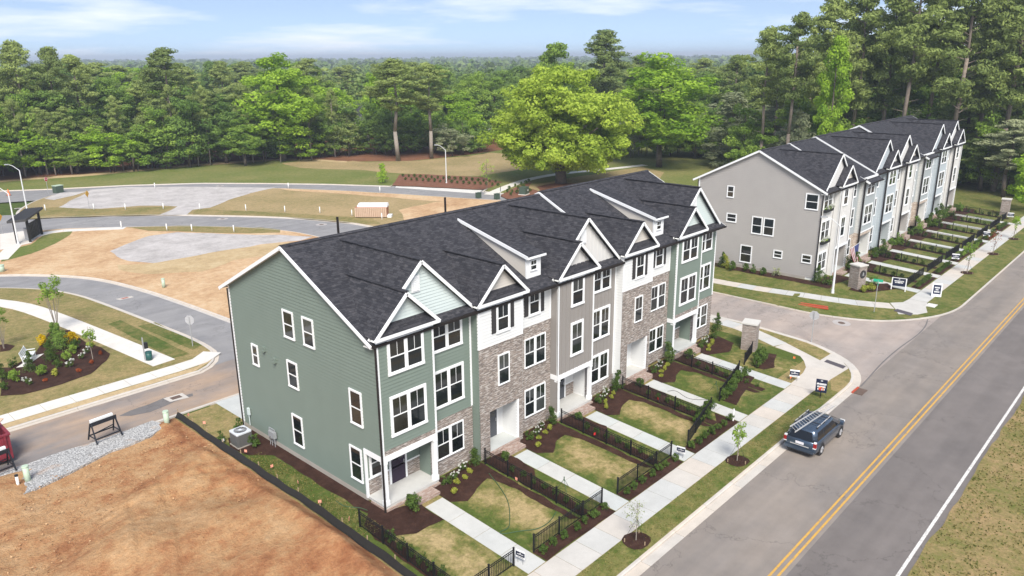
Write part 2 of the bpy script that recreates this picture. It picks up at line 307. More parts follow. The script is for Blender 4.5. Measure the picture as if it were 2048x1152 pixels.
leaf('leaf_oak', (.215,.325,.035), (.52,.64,.10), .48); leaf('leaf_bright', (0.175,0.311,0.033), (0.471,0.652,0.076), .45); leaf('leaf_mid', (0.140,0.248,0.043), (0.365,0.497,0.096), .45); leaf('leaf_deep', (0.103,0.186,0.046), (0.270,0.392,0.089), .45)
leaf('leaf_pine', (0.180,0.241,0.073), (0.446,0.524,0.168), .42); leaf('leaf_pine_dark', (0.125,0.181,0.060), (0.328,0.401,0.128), .42); leaf('leaf_grey', (0.238,0.277,0.151), (0.508,0.539,0.317), .4)
leaf('leaf_shrub', (0.044,0.088,0.024), (0.138,0.204,0.050), .35); leaf('leaf_lime', (.20,.25,.04), (.42,.42,.08)); leaf('leaf_yellow', (.45,.30,.01), (.80,.58,.02)); leaf('leaf_white', (.55,.56,.50), (.80,.80,.76)); leaf('leaf_rust', (.22,.05,.02), (.42,.12,.05)); leaf('leaf_far', (0.090,0.157,0.044), (0.233,0.307,0.092), .3)

# ------------------------------------------------------------------ ground, roads, kerbs, pavements
def dens(pts, step, closed=True):
    out = []; n = len(pts)
    for i in range(n if closed else n-1):
        a = pts[i]; b = pts[(i+1) % n]; L = math.hypot(b[0]-a[0], b[1]-a[1]); k = max(1, int(L/step))
        out += [(a[0]+(b[0]-a[0])*j/k, a[1]+(b[1]-a[1])*j/k) for j in range(k)]
    if not closed: out.append(tuple(pts[-1][:2]))
    return out
def wob(pts, amp=.15, step=.6, seed=1, smooth=3):
    r = random.Random(seed); p = dens([q[:2] for q in pts], step); n = len(p); d = [(r.uniform(-amp, amp), r.uniform(-amp, amp)) for _ in p]
    for _ in range(smooth-2): d = [((d[i-1][0]+d[i][0]*2+d[(i+1) % n][0])/3.2, (d[i-1][1]+d[i][1]*2+d[(i+1) % n][1])/3.2) for i in range(n)]
    return [(a[0]+b[0], a[1]+b[1]) for a, b in zip(p, d)]
def gpx(pts): return [G(*p)[:2] for p in pts]
def arc(cx, cy, r, a0, a1, n=10): return [(cx+r*math.cos(math.radians(a0+(a1-a0)*i/n)), cy+r*math.sin(math.radians(a0+(a1-a0)*i/n))) for i in range(n+1)]
def smooth_path(pts, it=2):
    for _ in range(it):
        q = [pts[0]]
        for a, b in zip(pts, pts[1:]): q += [(a[0]*.75+b[0]*.25, a[1]*.75+b[1]*.25), (a[0]*.25+b[0]*.75, a[1]*.25+b[1]*.75)]
        pts = q+[pts[-1]]
    return pts
def sheet(name, pts, off, mat, parent=None, skirt=0.):
    bm = bmesh.new(); vs = [bm.verts.new((p[0], p[1], 0)) for p in pts]; f = bm.faces.new(vs); bm.normal_update()
    if f.normal.z < 0: f.normal_flip()
    for yy in (27.4, 19.6):
        bmesh.ops.bisect_plane(bm, geom=bm.verts[:]+bm.edges[:]+bm.faces[:], plane_co=(0, yy, 0), plane_no=(0, 1, 0))
    for v in bm.verts: v.co.z = zg(v.co.y)+off
    if skirt:
        r = bmesh.ops.extrude_edge_only(bm, edges=[e for e in bm.edges if e.is_boundary])
        for v in r['geom']:
            if isinstance(v, bmesh.types.BMVert): v.co.z -= skirt
    bmesh.ops.triangulate(bm, faces=bm.faces[:])
    me = bpy.data.meshes.new(name); bm.to_mesh(me); bm.free(); uv(me); o = obj(name, me, mat, parent)
    if parent is None: structure(o)
    return o
def offset(path, d):                                        # to the left of the path for d > 0
    out = []
    for i in range(len(path)):
        a = path[max(0, i-1)]; b = path[min(len(path)-1, i+1)]; dx, dy = b[0]-a[0], b[1]-a[1]; L = math.hypot(dx, dy) or 1
        out.append((path[i][0]-dy/L*d, path[i][1]+dx/L*d))
    return out
def resample(path, step):
    seg = [math.hypot(b[0]-a[0], b[1]-a[1]) for a, b in zip(path, path[1:])]; tot = sum(seg); n = max(1, round(tot/step)); out = []; i = 0; acc = 0
    for k in range(n+1):
        t = tot*k/n
        while i < len(seg)-1 and acc+seg[i] < t: acc += seg[i]; i += 1
        u = (t-acc)/seg[i] if seg[i] else 0; a, b = path[i], path[i+1]; out.append((a[0]+(b[0]-a[0])*u, a[1]+(b[1]-a[1])*u))
    return out
def strip_pieces(parent, name, path, prof, mat, per=3, step=1.0, gap=.012, base=0.):
    """real pieces laid along a path; prof = (offset to the left, height over the ground) corners"""
    p = resample(path, step); offs = [offset(p, d) for d, _ in prof]
    for i in range(0, len(p)-1, per):
        j = min(i+per, len(p)-1); idx = list(range(i, j+1)); rings = []
        for k in idx:
            ring = []
            for (d, h), of in zip(prof, offs):
                x, y = of[k]
                if k == i or k == j:                        # leave a joint
                    m = k+1 if k == i else k-1; L = math.hypot(of[m][0]-x, of[m][1]-y) or 1; x += (of[m][0]-x)/L*gap; y += (of[m][1]-y)/L*gap
                ring.append((x, y, zg(y)+h+base))
            rings.append(ring)
        MB().loft(rings).build(name, mat, parent)
ROADZ = -.12
def kerb(name, path, side, mat='concrete_kerb', w=.5, per=3, step=1.0):
    s = side; root = bpy.data.objects.new(name, None); COL.objects.link(root); structure(root)
    strip_pieces(root, 'gutter_pan', path, [(0, ROADZ+.020), (0, ROADZ-.1), (s*w, ROADZ-.1), (s*w, ROADZ+.015)], mat, per, step)
    strip_pieces(root, 'kerb_stone', path, [(s*(w+.004), ROADZ-.1), (s*(w+.18), -.1), (s*(w+.18), .012), (s*(w+.05), .012), (s*(w+.004), -.02)], mat, per, step)
    return root
def walk(name, path, width, mat='concrete', per=1, step=1.55, h=.016):
    root = bpy.data.objects.new(name, None); COL.objects.link(root); structure(root); a = width/2
    strip_pieces(root, 'slab', path, [(-a, h), (-a, -.06), (a, -.06), (a, h)], mat, per, step); return root

# far terrain and the base under everything
sheet('ground', [(-1500, -1500), (6000, -1500), (6000, 6000), (-1500, 6000)], -.30, 'field')
# asphalt
sheet('road', [(-60, 6.7), (330, 6.7), (330, 17), (-60, 17)], ROADZ, 'asphalt_main')
sheet('road_lane', [(-60, 6.75), (330, 6.75), (330, 10.9), (-60, 10.9)], ROADZ+.004, 'asphalt_lane')
sheet('side_street', [(50, 15.9), (80, 15.9), (70, 24), (68, 50), (57, 50), (58, 24)], ROADZ+.004, 'asphalt_side')
sheet('alley', [(-40, 46), (95, 46), (95, 53.2), (-40, 53.2)], ROADZ, 'asphalt_alley')
sheet('curved_street', smooth_path([(22, 53), (22, 66), (21, 80), (14, 92), (-10, 102), (-10, 108), (14, 99), (24, 92), (30, 80), (32, 53)]), ROADZ+.004, 'asphalt_back')
sheet('middle_street', [(50, 53), (65, 53), (65, 88), (58, 102), (47, 118), (36, 128), (20, 142), (-20, 150), (-20, 118), (25, 120), (40, 107), (50, 92)], ROADZ+.004, 'asphalt_back')
sheet('back_street', [(82, 53), (93, 53), (93, 88), (98, 95), (90, 115), (80, 122), (65, 141), (54, 149), (30, 166), (-20, 172), (-20, 150), (20, 152), (38, 143), (56, 138), (70, 122), (79, 104), (86, 88), (87, 70)], ROADZ+.008, 'asphalt_back')
# the blocks of land between the streets: edge of the asphalt, kerb, then the land itself
e1 = [(-40, 15.8), (51, 15.8)]+arc(52.3, 22.8, 7, -90, 0, 12)+[(59.2, 44.5)]+arc(56.9, 44.6, 2.3, 0, 90, 5)+[(-40, 46.9)]
e2 = [(65.9, 46.9), (65.9, 28.2)]+arc(78, 27.9, 12.1, 180, 270, 14)+[(79, 15.8), (230, 15.8)]
kerb('kerb_row_one', e1[:14], 1); kerb('kerb_corner_street', e1[13:16], 1); kerb('kerb_alley', [(57, 46.9), (-40, 46.9)], 1, w=.28, per=4, step=1.5)
kerb('kerb_row_two', e2, -1)
sheet('lot_row_one', offset(e1, .67), 0, 'grass_mixed')
sheet('lot_row_two', offset(e2, -.67)+[(230, 46.5), (66.6, 46.5)], 0, 'grass_strip')
sheet('verge', wob([(-60, 6.86), (330, 6.86), (330, -120), (-60, -120)], .15, .7, 5), -.10, 'verge_grass')
cw = smooth_path([(23.0, 52.2), (25.2, 54.2), (25.7, 58.2), (25.1, 66), (24.4, 74), (23.6, 81), (21.5, 86.2), (17, 91.4), (8, 97.5), (-10, 103)])
cf = smooth_path([(31.5, 52.2), (29.8, 55), (29.4, 60.5), (28.9, 69), (28.1, 77.5), (26.6, 85), (23.9, 89.8), (20.0, 94.4), (10, 101), (-10, 109)])
ml = smooth_path([(-10, 128), (19, 119.5), (31.3, 117.1), (38.9, 110.2), (44.6, 104.8), (49.5, 98.4), (53.2, 91), (54, 84), (54, 52.2)])
mu = smooth_path([(61.5, 52.2), (62, 84.6), (60.2, 91.4), (56.6, 99.6), (50, 109), (46.3, 114.1), (38.7, 121.3), (33.6, 125.2), (31.5, 128.6), (32.5, 134), (37, 142), (41.5, 146.4)])
bl = smooth_path([(41.5, 146.4), (48, 146.3), (56.8, 140.6), (63, 134), (71.1, 122.9), (77.4, 111), (81.5, 101), (85.3, 91), (88, 84), (88.5, 70), (88.5, 52.2)])
bu = [(-20, 181), (20, 168), (36.8, 158.0), (43.3, 153.2), (54.2, 146.9), (64.2, 138.8), (71.4, 130), (79.1, 119.2), (85.2, 108.4), (89.3, 111.2), (96.0, 95.2), (91.6, 92.2), (92.8, 87), (93.4, 70), (93.4, 52.2)]
kp = dict(w=.3, per=5, step=1.2)
kerb('kerb_park', [(-40, 52.2), (22.0, 52.2)]+cw, 1, **kp); kerb('kerb_curve_far', cf, -1, **kp); kerb('kerb_middle_low', ml, -1, **kp); kerb('kerb_middle_up', mu, -1, **kp); kerb('kerb_back_low', bl, -1, **kp); kerb('kerb_back_up', bu, 1, **kp)
sheet('park', offset([(-40, 52.2), (22.0, 52.2)]+cw, .47)+[(-40, 103)], 0, 'grass_mixed')
sheet('lot_middle', offset(cf[::-1]+[(52, 52.2)], .47)+offset(ml[::-1], .47)[1:]+[(-10, 112)], 0, 'tan_soil')
sheet('lot_upper', offset(mu, -.47)+offset(bl, -.47)[1:], 0, 'grass_dry')
sheet('lot_left', smooth_path([(-20, 150), (22, 143.5), (30, 148), (33, 152), (22, 158), (-20, 166)]), 0, 'straw_soil')
sheet('green', offset(bu, .47)+[(230, 52.4), (400, 52.4), (400, 420), (-20, 420)], 0, 'grass_far')
# lots and their patches of gravel, clay, straw and pine needles
sheet('gravel_bed', wob(gpx([(115,417),(180,380),(250,374.2),(310,374.0),(400,374.0),(552,375.5),(500,387),(455,400),(420,415),(386,420),(376,429.5),(318,429.5),(352,413),(280,411),(200,417)]), .35, 2., 3), .006, 'gravel')
sheet('gravel_bed', wob(gpx([(88,397),(120,386),(172,383),(150,391),(105,400)]), .3, 1.5, 4), .006, 'gravel')
sheet('gravel_bed', wob(gpx([(217,503),(300,472),(355,464.5),(440,468),(560,470),(625,474),(600,482),(520,488),(430,508),(325,528),(260,522)]), .35, 1.5, 6), .006, 'gravel')
sheet('grass_patch', wob(gpx([(30,434),(60,420),(110,414),(200,418),(345,413),(318,430),(178,433),(60,437)]), .3, 1.5, 8), .010, 'grass_mixed')
sheet('grass_patch', wob(gpx([(385,428),(400,418),(520,423),(640,430),(745,436),(760,449),(654,441),(520,431)]), .3, 1.5, 9), .010, 'grass_mixed')
sheet('grass_patch', wob(gpx([(250,455),(355,451.5),(520,455),(562,459),(560,465),(460,467),(360,463),(300,461)]), .3, 1.2, 10), .010, 'grass_mixed')
sheet('grass_patch', wob(gpx([(0,524),(0,505),(60,489),(90,468),(148,462),(140,470),(110,487),(60,508)]), .3, 1.2, 11), .010, 'grass_far')
sheet('grass_patch', wob(gpx([(232,530),(320,525),(430,505),(545,486),(590,484),(600,500),(470,520),(400,545),(300,548),(235,540)]), .5, 1.5, 12), .008, 'straw_soil')
sheet('soil_strip', wob(gpx([(555,376.5),(705,382),(794,389),(920,396),(1000,401),(1010,412),(900,404),(700,389),(580,381)]), .4, 2., 13), .008, 'tan_soil')
sheet('soil_strip', wob(gpx([(800,420),(870,404),(1000,406),(1000,470),(820,470)]), .5, 2., 14), .006, 'tan_soil')
sheet('pine_straw_floor', wob([(-30, 190), (40.3, 171), (56, 166.5), (76, 165), (92, 160), (98, 150), (101, 141.5), (110, 133.5), (126, 131), (146, 134), (168, 124), (176, 96), (172, 66), (230, 60), (400, 60), (400, 420), (-30, 420)], 1.2, 4., 15), .008, 'pine_straw')
sheet('soil_strip', wob([(20, 180), (40, 169.5), (56, 165), (75, 163), (91, 157.5), (97.5, 148), (99.5, 142), (101, 144), (94, 160), (76, 166.5), (56, 168.5), (40, 173), (20, 184)], .6, 3., 16), .012, 'straw_soil')
sheet('straw_patch', wob(gpx([(640,331),(700,322),(800,330),(900,318),(985,305),(1060,312),(1040,340),(960,352),(880,352),(760,343)]), 1., 3., 17), .010, 'grass_dry')
sheet('straw_patch', wob(gpx([(1020,385),(1050,372),(1180,350),(1290,333),(1330,345),(1300,372),(1200,390),(1060,395)]), .8, 3., 18), .010, 'grass_dry')
sheet('mulch_bed', wob(gpx([(785,371),(800,349),(830,348),(960,354),(1005,364),(985,374),(965,379)]), .25, 1.2, 19), .016, 'mulch_red')
sheet('mulch_bed', wob(gpx([(1000,392),(1030,375),(1065,364),(1058,376),(1085,385),(1120,391),(1060,400),(1010,398)]), .25, 1.2, 20), .016, 'mulch_red')
sheet('mulch_bed', wob(gpx([(1072,374),(1110,366),(1160,367),(1165,376),(1120,382),(1080,381)]), .3, 1.2, 21), .018, 'mulch_red')
sheet('parking_bay', gpx([(797,364.5),(967,376.5),(956,386),(790,374)]), ROADZ+.016, 'concrete_far')
walk('path', smooth_path(gpx([(978,389),(1010,375),(1050,360),(1110,348),(1200,340),(1290,330)])), 1.9, 'concrete_far', step=3.)
walk('park_walk', smooth_path([(-5, 97), (8, 91.5), (15.5, 86.5), (18.4, 81), (19.4, 75), (20.6, 64), (21.4, 56.0)]), 1.75, 'concrete_far', step=2.)
walk('alley_walk', [(-40, 54.25), (23.2, 54.25), (24.9, 55.4)], 1.5, 'concrete_far', step=1.8)
sheet('straw_strip', wob([(-40, 53.45), (-40, 52.72), (22.2, 52.72), (24.0, 53.7), (24.2, 54.6), (22.8, 53.45)], .06, 1., 22), .008, 'straw_soil')
walk('kiosk_walk', gpx([(0,520),(40,480),(110,462),(250,456)]), 1.6, 'concrete_far', step=2.)
sheet('kiosk_apron', gpx([(0,468),(45,462),(84,464),(62,486),(30,493),(0,500)]), .008, 'concrete_far')
sheet('turf_strip', [(-38, 16.5), (51, 16.5), (51, 17.84), (-38, 17.84)], .004, 'grass_strip')
sheet('straw_patch', wob(gpx([(560,327),(640,318),(700,326),(830,322),(960,310),(1010,318),(960,336),(860,344),(700,338),(600,336)]), 1., 3., 27), .009, 'grass_dry')
# the dug lot beside the end house, with humps and ruts
def dug_lot():
    x0, x1, y0, y1, st = -14., 17.75, 17.0, 46.2, .16; nx = int((x1-x0)/st); ny = int((y1-y0)/st); r = np.random.RandomState(3)
    X, Y = np.meshgrid(np.linspace(x0, x1, nx), np.linspace(y0, y1, ny)); Zn = np.zeros_like(X)
    for k in range(46):
        f = r.uniform(.15, 2.2); a = r.uniform(0, 6.28); Zn += np.sin(X*f*math.cos(a)+Y*f*math.sin(a)+r.uniform(0, 6.28))*.035/f**.8
    Zn += r.normal(0, .012, X.shape); 
    for ox, oy, an, dp in ((12, 30, .75, .07), (9, 36, .35, .06), (13, 38, -.25, .05), (8, 26, 1.2, .06), (14, 24, .55, .06)):
        q = -(X-ox)*math.sin(an)+(Y-oy)*math.cos(an)+.5*np.sin(((X-ox)*math.cos(an)+(Y-oy)*math.sin(an))*.25)
        for w_ in (-.85, .85): Zn -= dp*np.exp(-((q-w_)/.17)**2)-dp*.55*np.exp(-((q-w_-.32)/.14)**2)
    Zn += r.normal(0, .016, X.shape); Zn += .16*np.exp(-((X-16.9)/.5)**2)*(1+.4*np.sin(Y*1.3)); edge = np.minimum.reduce([(X-x0)/1.5, (x1-X)/1.0, (Y-y0)/1.2, (y1-Y)/.8]).clip(0, 1)
    Z = np.vectorize(zg)(Y)+.012+np.maximum(.02, .16+Zn)*edge
    v = np.stack([X, Y, Z], -1).reshape(-1, 3); i = np.arange(nx*ny).reshape(ny, nx); f = np.stack([i[:-1, :-1], i[:-1, 1:], i[1:, 1:], i[1:, :-1]], -1).reshape(-1, 4)
    me = bpy.data.meshes.new('dug_lot'); me.from_pydata(v.tolist(), [], f.tolist()); me.polygons.foreach_set('use_smooth', [True]*len(f)); uv(me)
    red = np.exp(-((X-17.0)/.75)**2)*1.1+np.exp(-((Y-43.6+.22*(X-12))/.5)**2)*.7*(X > 4)
    for cx_, cy_, ra, k_ in ((14.5, 27, 2.6, .8), (11, 31, 1.6, .7), (15.5, 31, 1.5, .6), (13, 39.5, 1.0, .7), (9, 36.5, 1.4, .6), (12, 24, 2.5, .7), (8, 30, 1.2, .5)): red += k_*np.exp(-(((X-cx_)*.8+(Y-cy_)*.4)**2+((Y-cy_)*1.1)**2)/ra**2)
    me.attributes.new('red', 'FLOAT', 'POINT').data.foreach_set('value', np.clip(red, 0, 1.1).ravel().astype('f')); structure(obj('dug_lot', me, 'red_clay'))
dug_lot()
sheet('gravel_strip', wob([(-40, 46.4), (16.5, 46.4), (16.8, 45.2), (15.6, 44.5), (13.3, 44.5), (11.6, 43.9), (9.0, 43.1), (6, 42.6), (-40, 42.5)], .15, .5, 23), .17, 'gravel_stone', skirt=.2)
# alley patches and covers
sheet('asphalt_patch', wob(gpx([(238,829),(262,818),(300,805),(330,792),(352,792),(384,784),(386,789),(350,800),(300,821),(262,829)]), .05, .5, 24), ROADZ+.010, 'asphalt_patch')
sheet('drain_collar', gpx([(326,794),(364,783),(378,792),(340,801)]), ROADZ+.014, 'concrete_kerb')
sheet('drain_grate', gpx([(338,793),(358,787),(365,791),(345,797)]), ROADZ+.018, 'iron_cover')
sheet('drain_collar', gpx([(230,596),(262,590),(268,592),(240,598)]), ROADZ+.014, 'concrete_kerb')
sheet('drain_grate', gpx([(240,595),(254,592),(258,593),(246,596)]), ROADZ+.018, 'brick_red_paver')
for q in ((1683,646,.75), (445,437.8,.8), (643,449.2,.8), (440,371.8,.7), (35,417,.5)):
    c = G(q[0], q[1], ROADZ); R = q[2]
    sheet('manhole_collar', [(c[0]+R*math.cos(a*.3927), c[1]+R*math.sin(a*.3927)) for a in range(16)], ROADZ+.012, 'manhole')
    sheet('manhole_cover', [(c[0]+R*.4*math.cos(a*.3927), c[1]+R*.4*math.sin(a*.3927)) for a in range(16)], ROADZ+.017, 'iron_cover')
for px in ([(0,545),(0,0)],): pass
# painted lines
for k, y in enumerate((11.16, 11.46)): sheet('yellow_line', [(-50, y-.055), (330, y-.055), (330, y+.055), (-50, y+.055)], ROADZ+.010, 'yellow_line')
sheet('white_line', [(-50, 7.10), (330, 7.10), (330, 7.25), (-50, 7.25)], ROADZ+.010, 'white_line')
sm_ = resample(smooth_path(gpx([(1856,636),(1852,650),(1836,668),(1800,692),(1765,722),(1742,748),(1722,770)])), .6)
sheet('road_seam', offset(sm_, .05)+offset(sm_, -.05)[::-1], ROADZ+.016, 'asphalt_patch')
# pavements
walk('sidewalk_row_one', [(-38, 18.66), (50.0, 18.66)], 1.6)
walk('sidewalk_side_street', smooth_path([(56.5, 23.2), (57.6, 26.5), (57.9, 30), (57.9, 45.5)], 1), 1.5)
rampw = bpy.data.objects.new('corner_ramp', None); COL.objects.link(rampw); structure(rampw)
def pslab(parent, name, pts, mat, h=.016, t=.07): MB().slab([(p[0], p[1], zg(p[1])+h) for p in pts], t, (0,0,-1)).build(name, mat, parent)
in1 = gpx([(1582,767),(1606,746),(1612,735),(1608,722),(1600,712)]); ou1 = gpx([(1640,721),(1668,703.5),(1697,737),(1661,759),(1640,776)])
pslab(rampw, 'slab', [(50.02, 17.86), (50.02, 19.46)]+in1[:3]+ou1[2:5][::-1][2:3]+[ou1[3], ou1[4]], 'concrete')
pslab(rampw, 'slab', [in1[2], in1[3], in1[4], (55.75, 23.3), (57.2, 23.0), ou1[0], ou1[1], ou1[2]], 'concrete')
wp = gpx([(1648,724),(1654,719.5),(1692,733),(1686,738)]); pslab(rampw, 'warning_pad', wp, 'warning_pad', .024, .01)
walk('sidewalk_row_two', [(76.8, 18.66), (230, 18.66)], 1.6)
walk('sidewalk_row_two_side', smooth_path([(68.6, 45.5), (68.6, 36), (69.4, 28.5), (71.6, 22.6), (73.4, 20.0)], 2), 1.55)
rampf = bpy.data.objects.new('far_corner_ramp', None); COL.objects.link(rampf); structure(rampf)
pslab(rampf, 'slab', [(76.75, 17.86), (76.75, 19.46), (75.3, 19.6), (74.2, 20.4), (72.8, 19.5), (71.4, 18.8), (72.4, 17.5), (73.6, 17.0), (75.0, 17.5)], 'concrete')
pslab(rampf, 'warning_pad', gpx([(1787,622),(1794,618),(1826,627),(1822,632)]), 'warning_pad', .024, .01)
U0, UW, N1 = 20.3, 6.78, 5; V0 = 27.7; U2, UW2, N2 = 75.3, 7.0, 7; V2 = 27.6
for k in range(N1): walk('walkway', [(U0+UW*k+2.22, 26.7 if k else 26.6), (U0+UW*k+2.22, 19.5)], 1.18, 'concrete_walk', step=1.8)
for k in range(N2): walk('walkway', [(U2+UW2*k+4.75, 26.6), (U2+UW2*k+4.75, 19.5)], 1.2, 'concrete_walk', step=2.4)
walk('driveway', [(20.6, 44.3), (54.3, 44.3)], 4.2, 'concrete_walk', step=3.4)
# lawns with their dead straw centres
def lawn(x0, x1, y0, y1, straw, name='lawn'):
    nx = max(2, int((x1-x0)/.2)); ny = max(2, int((y1-y0)/.2)); X, Y = np.meshgrid(np.linspace(x0, x1, nx), np.linspace(y0, y1, ny)); S = np.full(X.shape, .0)
    for a0, a1, b0, b1, k in straw:
        dd = np.minimum.reduce([X-a0, a1-X, Y-b0, b1-Y]); S = np.maximum(S, ((dd+.7)/1.7).clip(0, 1)*k*.92)
    Z = np.vectorize(zg)(Y)+.004; i = np.arange(nx*ny).reshape(ny, nx)
    me = bpy.data.meshes.new(name); me.from_pydata(np.stack([X, Y, Z], -1).reshape(-1, 3).tolist(), [], np.stack([i[:-1, :-1], i[:-1, 1:], i[1:, 1:], i[1:, :-1]], -1).reshape(-1, 4).tolist())
    me.attributes.new('straw', 'FLOAT', 'POINT').data.foreach_set('value', S.ravel().astype('f')); uv(me); return structure(obj(name, me, 'lawn'))
lawn(17.9, U0+1.62, 19.5, 27.0, [(19.2, 21.75, 19.8, 25.6, .85)])
lawn(17.95, 20.2, 27.0, 46.3, [(18.0, 20.2, 40.5, 43.5, .7), (18.4, 19.4, 27, 38, .25)])
for k in range(N1-1):
    a = U0+UW*k
    lawn(a+2.83, a+UW+1.6, 19.5, 28.2, [(a+3.6, a+6.1, 20.5, 25.9, [.8, .9, .85, .35][k]), (a+6.9, a+8.2, 19.5, 25.5, .25)])
lawn(U0+UW*4+2.83, U0+UW*5+1.4, 20.6, 28.2, [(49.5, 54.0, 20.0, 25.6, .45)])
def bed(pts, seed, off=.02, amp=.10): return sheet('mulch_bed', wob(pts, amp, .35, seed), off, 'mulch')
bed([(18.6, 26.4), (20.2, 25.3), (21.9, 25.2), (21.9, 27.2), (20.35, 27.6), (20.35, 41.0), (18.7, 41.0), (18.2, 39.6), (18.6, 38.2), (19.5, 37), (19.5, 28.2), (18.8, 27.6)], 31)
bed([(18.55, 26.4), (19.1, 26.0), (19.15, 20.2), (18.55, 20.2)], 32)
for k in range(N1):
    a = U0+UW*k; e = UW
    bed([(a+2.84, 27.6), (a+2.84, 26.0), (a+3.6, 25.4), (a+4.6, 26.0), (a+5.7, 26.2), (a+6.1, 25.2), (a+6.2, 20.7), (a+e-.16, 20.4), (a+e-.16, 28.15), (a+3.6, 28.15)] if k < 4 else [(a+2.84, 27.6), (a+2.84, 26.2), (a+4.6, 25.4), (a+6.6, 25.9), (a+7.0, 28.15), (a+3.6, 28.15)], 40+k)
    if k: bed([(a+.0, 27.6), (a+1.6, 27.5), (a+1.6, 25.0), (a+1.0, 24.4), (a+.75, 22.0), (a+.6, 20.45), (a+.0, 20.45)], 50+k)
    if k < 3: bed([(a+2.86, 20.35), (a+e+1.55, 20.35), (a+e+1.55, 19.5), (a+2.86, 19.5)], 60+k, .024, .05)
bed([(40.3, 20.1), (42.2, 21.2), (42.2, 20.4), (40.9, 19.6), (38.4, 19.55), (37.5, 20.2)], 70, .028); bed([(44.2, 21.6), (49.2, 22.7), (49.2, 21.9), (44.2, 20.7)], 71, .028); bed([(51, 22.9), (53.8, 23.8), (54.4, 22.6), (52, 21.6), (51, 22)], 72, .028)
sheet('lot_lawn', wob([(20.4, 46.1), (18.0, 46.1), (18.0, 41.2), (20.4, 41.2)], .05, .5, 80), .006, 'grass_mixed')
sheet('yard_grass', [(79.0, 20.6), (128, 20.6), (128, 27.5), (79.0, 27.5)], .006, 'grass_green')
for k in range(N2):
    a = U2+UW2*k
    bed([(a+5.45, 27.2), (a+5.45, 25.6), (a+UW2+.4, 25.4), (a+UW2+.5, 20.6), (a+UW2+1.3, 20.6), (a+UW2+1.5, 25.2), (a+UW2+4.0, 25.5), (a+UW2+4.0, 27.6)], 90+k, .024)
    if k < N2-1: bed([(a+5.5, 20.5), (a+UW2+4.0, 20.5), (a+UW2+4.0, 19.6), (a+5.5, 19.6)], 100+k, .028, .05)
bed([(73.6, 28.4), (73.9, 26.0), (75.5, 26.2), (79.2, 25.7), (79.2, 27.4), (75.2, 28), (75.2, 41), (74.0, 41), (73.6, 33), (73.8, 29.5)], 110, .022)
sheet('mulch_bed', wob([(75.0, 24.6), (77.6, 24.6), (80.2, 22.6), (79, 21.4), (76.6, 22.4), (75.2, 23.2)], .15, .5, 111), .024, 'mulch')
parkbed = wob(gpx([(0,793),(45,790),(120,770),(180,748),(214,722),(219,708),(205,695),(175,688),(140,660),(100,662),(85,685),(70,705),(40,725),(20,735),(0,735)]), .12, .6, 112)
sheet('mulch_bed', parkbed, .02, 'mulch'); sheet('mulch_bed', wob(gpx([(0,690),(12,688),(30,692),(20,701),(0,704)]), .05, .4, 113), .022, 'mulch')
sheet('bench_slab', gpx([(33,736),(52,733),(88,708),(68,712)]), .045, 'concrete_far', skirt=.05)
sheet('sod_patch', wob(gpx([(215,648),(240,640),(380,708),(345,716)]), .05, .6, 114), .008, 'grass_green'); sheet('sod_patch', wob(gpx([(275,652),(310,645),(405,690),(385,700)]), .05, .6, 115), .008, 'grass_green')
sheet('sod_patch', wob([(47.4, 19.5), (44.6, 19.5), (44.6, 20.3), (46.6, 20.6)], .1, .5, 116), .008, 'grass_green'); sheet('sod_patch', wob([(40, 17.8), (50, 17.8), (52.5, 17.6), (50, 16.6), (40, 16.6)], .05, .5, 117), .008, 'grass_green')

# ------------------------------------------------------------------ the townhouses
def Pf(y): return lambda a, z, d: (a, y-d, z)                # wall facing the road
def Pl(x): return lambda a, z, d: (x-d, a, z)                # wall facing the camera's end of the row
def Pr(x): return lambda a, z, d: (x+d, a, z)
def Pb(y): return lambda a, z, d: (a, y+d, z)
def clad(mb, kind, P, a0, a1, z0, z1, lo=None, hi=None, e=.19):
    lo = lo or (lambda z: a0); hi = hi or (lambda z: a1)
    if kind == 'lap':
        n = max(1, round((z1-z0)/e)); h = (z1-z0)/n
        for i in range(n):
            b, t = z0+h*i, z0+h*(i+1)
            if hi(b)-lo(b) < .02: continue
            mb.poly([P(lo(b), b, .032), P(hi(b), b, .032), P(hi(t), t, .004), P(lo(t), t, .004)]); mb.poly([P(lo(b), b, 0), P(hi(b), b, 0), P(hi(b), b, .032), P(lo(b), b, .032)])
    else:
        mb.poly([P(lo(z0), z0, .006), P(hi(z0), z0, .006), P(hi(z1), z1, .006), P(lo(z1), z1, .006)])
        if kind == 'batten':
            n = max(1, int((a1-a0)/.38))
            for i in range(n+1):
                a = a0+(a1-a0)*i/n; c = (lo(z1)+hi(z1))/2; k0 = z0; k1 = z1
                if lo(z1) != a0 or hi(z1) != a1:              # under a gable: stop at the rake
                    t = (a-a0)/(c-a0) if a < c else (a1-a)/(a1-c); k1 = z0+(z1-z0)*max(0., min(1., t))-.02
                    if k1-k0 < .05: continue
                A = [P(a-.03, k0, .006), P(a+.03, k0, .006), P(a+.03, k0, .03), P(a-.03, k0, .03)]; B = [P(a-.03, k1, .006), P(a+.03, k1, .006), P(a+.03, k1, .03), P(a-.03, k1, .03)]
                mb.add(A+B, [(0,1,2,3), (4,7,6,5), (3,2,6,7), (0,3,7,4), (2,1,5,6)])
WIN = {}
